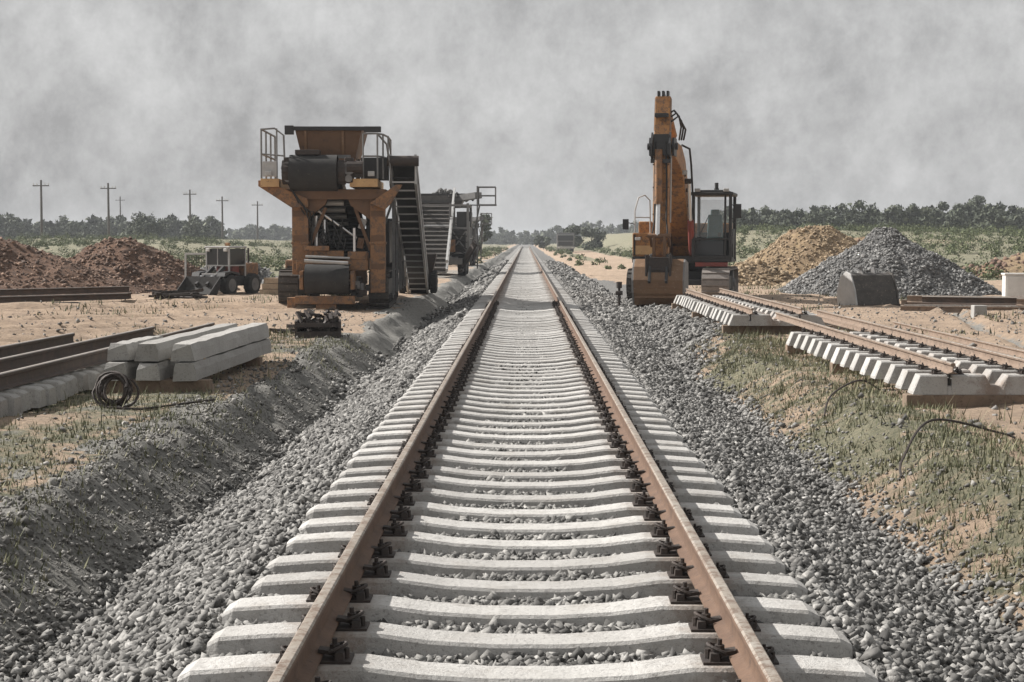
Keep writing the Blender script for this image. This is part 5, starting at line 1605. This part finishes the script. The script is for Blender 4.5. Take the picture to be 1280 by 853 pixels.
# mesh panels leaning beside the loader
def panel(x, y, rz, label):
    e = empty('mesh_panel', (x, y, hz(x, y) - .02), rz, label, 'fence panel', 'white framed mesh panels by the loader')
    MB().bar((-.36, 0, .05), (-.36, .1, 1.3), .06).bar((.36, 0, .05), (.36, .1, 1.3), .06).bar((-.36, .1, 1.3), (.36, .1, 1.3), .06).bar((-.36, 0, .1), (.36, 0, .1), .05).build('frame', M['white'], e)
    g = MB()
    for k in range(9):
        g.bar((-.32 + .08 * k, 0, .1), (-.32 + .08 * k, .1, 1.28), .012)
    for k in range(14):
        z = .16 + k * .085
        g.bar((-.34, z * .08, z), (.34, z * .08, z), .012)
    g.build('mesh', M['iron'], e)
panel(-10.75, 54.3, .1, 'white framed mesh panel standing furthest from the loader, before the soil heap')
panel(-10.0, 54.6, -.05, 'white framed mesh panel standing right behind the loader bucket')
# timber stack + orange compressor
tx, ty = -7.85, 52.4
for k in range(3):
    for j in range(2):
        o = MB().box((0, 0, .09), (.95 - .12 * k, .3, .17)).build('timber_baulk', M['timber'], bevel=.012)
        o.location = (tx + random.gauss(0, .02), ty + (j - .5) * .34, hz(tx, ty) - .02 + k * .18)
        o.rotation_euler = (0, 0, random.gauss(0, .03))
        tag(o, ('front' if j == 0 else 'rear') + ' pale timber baulk in the ' + ('bottom', 'middle', 'top')[k] + ' layer of the small stack beside the loader', 'timber', 'stack of pale timber baulks')
gz_ = hz(-7.35, 54.8) - .02
GN = empty('compressor', (-7.3, 54.6, gz_), -.15, 'rusty orange wheeled compressor between the loader and the screening machine', 'compressor')
MB().b2(-.5, .5, -.4, .4, .5, 1.1).build('housing', M['orange_dull'], GN, bevel=.04)
MB().b2(-.42, .42, -.415, -.4, .6, .75).b2(-.42, .42, -.415, -.4, .82, .9).build('grille', M['iron'], GN)
MB().b2(-.55, .55, -.42, .42, .4, .5).bar((-.2, -.4, .4), (0, -1.0, .35), .06).bar((.2, -.4, .4), (0, -1.0, .35), .06).cyl((0, -1.0, 0), (0, -1.0, .4), .03, 8).build('chassis', M['iron'], GN)
MB().cyl((.25, .1, 1.1), (.25, .1, 1.35), .04, 8).build('exhaust_pipe', M['iron'], GN)
for x in (-.48, .48):
    wheel(GN, (x, 0, .28), .28, .16)

# ------------------------------------------------------------------ truck far down the dirt road
TR = empty('truck', (5.55, 232, hz(5.5, 232) - .05), rad(-1), 'dark lorry far down the dirt road right of the main track, seen from the front', 'truck')
MB().b2(-1.2, 1.2, -1.0, 1.0, .9, 2.5).build('cab', M['steel'], TR, bevel=.1)
MB().b2(-1.05, 1.05, -1.02, -1.0, 1.65, 2.35).build('windscreen', M['dark_glass'], TR)
MB().b2(-1.0, 1.0, -1.03, -1.0, 1.0, 1.5).build('grille', M['black'], TR)
MB().b2(-1.25, 1.25, -1.12, -.9, .55, .85).build('bumper', M['steel_light'], TR, bevel=.03)
for x in (-.95, .95):
    MB().b2(x - .15, x + .15, -1.14, -1.12, .6, .8).build('headlight', M['white'], TR)
    wheel(TR, (x, -.2, .5), .5, .32)
    wheel(TR, (x, 4.2, .5), .5, .45)
MB().b2(-1.25, 1.25, 1.2, 6.2, 1.1, 2.75).build('load_body', M['steel'], TR, bevel=.04)
MB().b2(-.5, .5, -.9, 6.2, .6, .95).build('chassis', M['black'], TR)

# ------------------------------------------------------------------ utility poles and wires
POLES = [(-64.0, 220, 8.6, 'tallest wooden utility pole, leftmost in the line across the field'),
         (-58.6, 234, 8.6, 'second wooden utility pole from the edge of the picture, behind the pointed soil heap'),
         (-55.6, 276, 8.6, 'third wooden utility pole, standing beyond the mesh panels'),
         (-54.6, 300, 8.6, 'fourth wooden utility pole, seen above the compact loader'),
         (-53.3, 331, 8.6, 'fifth and smallest wooden utility pole, beside the screening machine railing')]
tops = []
for x, y, h, lab in POLES:
    z = hz(x, y) - .3
    e = empty('utility_pole', (x, y, z), random.uniform(-.1, .1), lab, 'utility pole', 'utility poles across the field')
    MB().tube([(0, 0, 0), (random.uniform(-.05, .05), 0, h)], [.2, .13], 8).build('post', M['wood_pole'], e, smooth=True)
    MB().bar((-1.1, 0, h - .75), (1.1, 0, h - .75), .14, .14).build('crossarm', M['wood_pole'], e)
    for xx in (-1.0, -.55, .55, 1.0):
        MB().cyl((xx, 0, h - .68), (xx, 0, h - .42), .06, 8).build('insulator', M['white'], e)
    tops.append((x, y, z + h - .45))
e = empty('utility_pole', (-101, 415, hz(-101, 415) - .3), 0, 'faint distant utility pole rising above the far wood', 'utility pole')
MB().tube([(0, 0, 0), (0, 0, 11.5)], [.22, .14], 8).build('post', M['wood_pole'], e)
MB().bar((-1.2, 0, 10.6), (1.2, 0, 10.6), .14).build('crossarm', M['wood_pole'], e)

# ------------------------------------------------------------------ haze
hz_m = bpy.data.materials.new('haze_air')
hz_m.use_nodes = True
hn = hz_m.node_tree
for n_ in list(hn.nodes):
    if n_.type == 'BSDF_PRINCIPLED': hn.nodes.remove(n_)
pv_ = hn.nodes.new('ShaderNodeVolumePrincipled')
pv_.inputs['Color'].default_value = (0.84, 0.88, 0.93, 1)
pv_.inputs['Density'].default_value = 0.0004
pv_.inputs['Anisotropy'].default_value = 0.0
hn.links.new(pv_.outputs[0], [n_ for n_ in hn.nodes if n_.type == 'OUTPUT_MATERIAL'][0].inputs['Volume'])
hb = MB().b2(-1560, 1560, -60, 2600, -6, 14).build('haze', hz_m)
tag(hb, 'thin pale haze over the plain that fades the far trees', 'haze', kind='stuff')
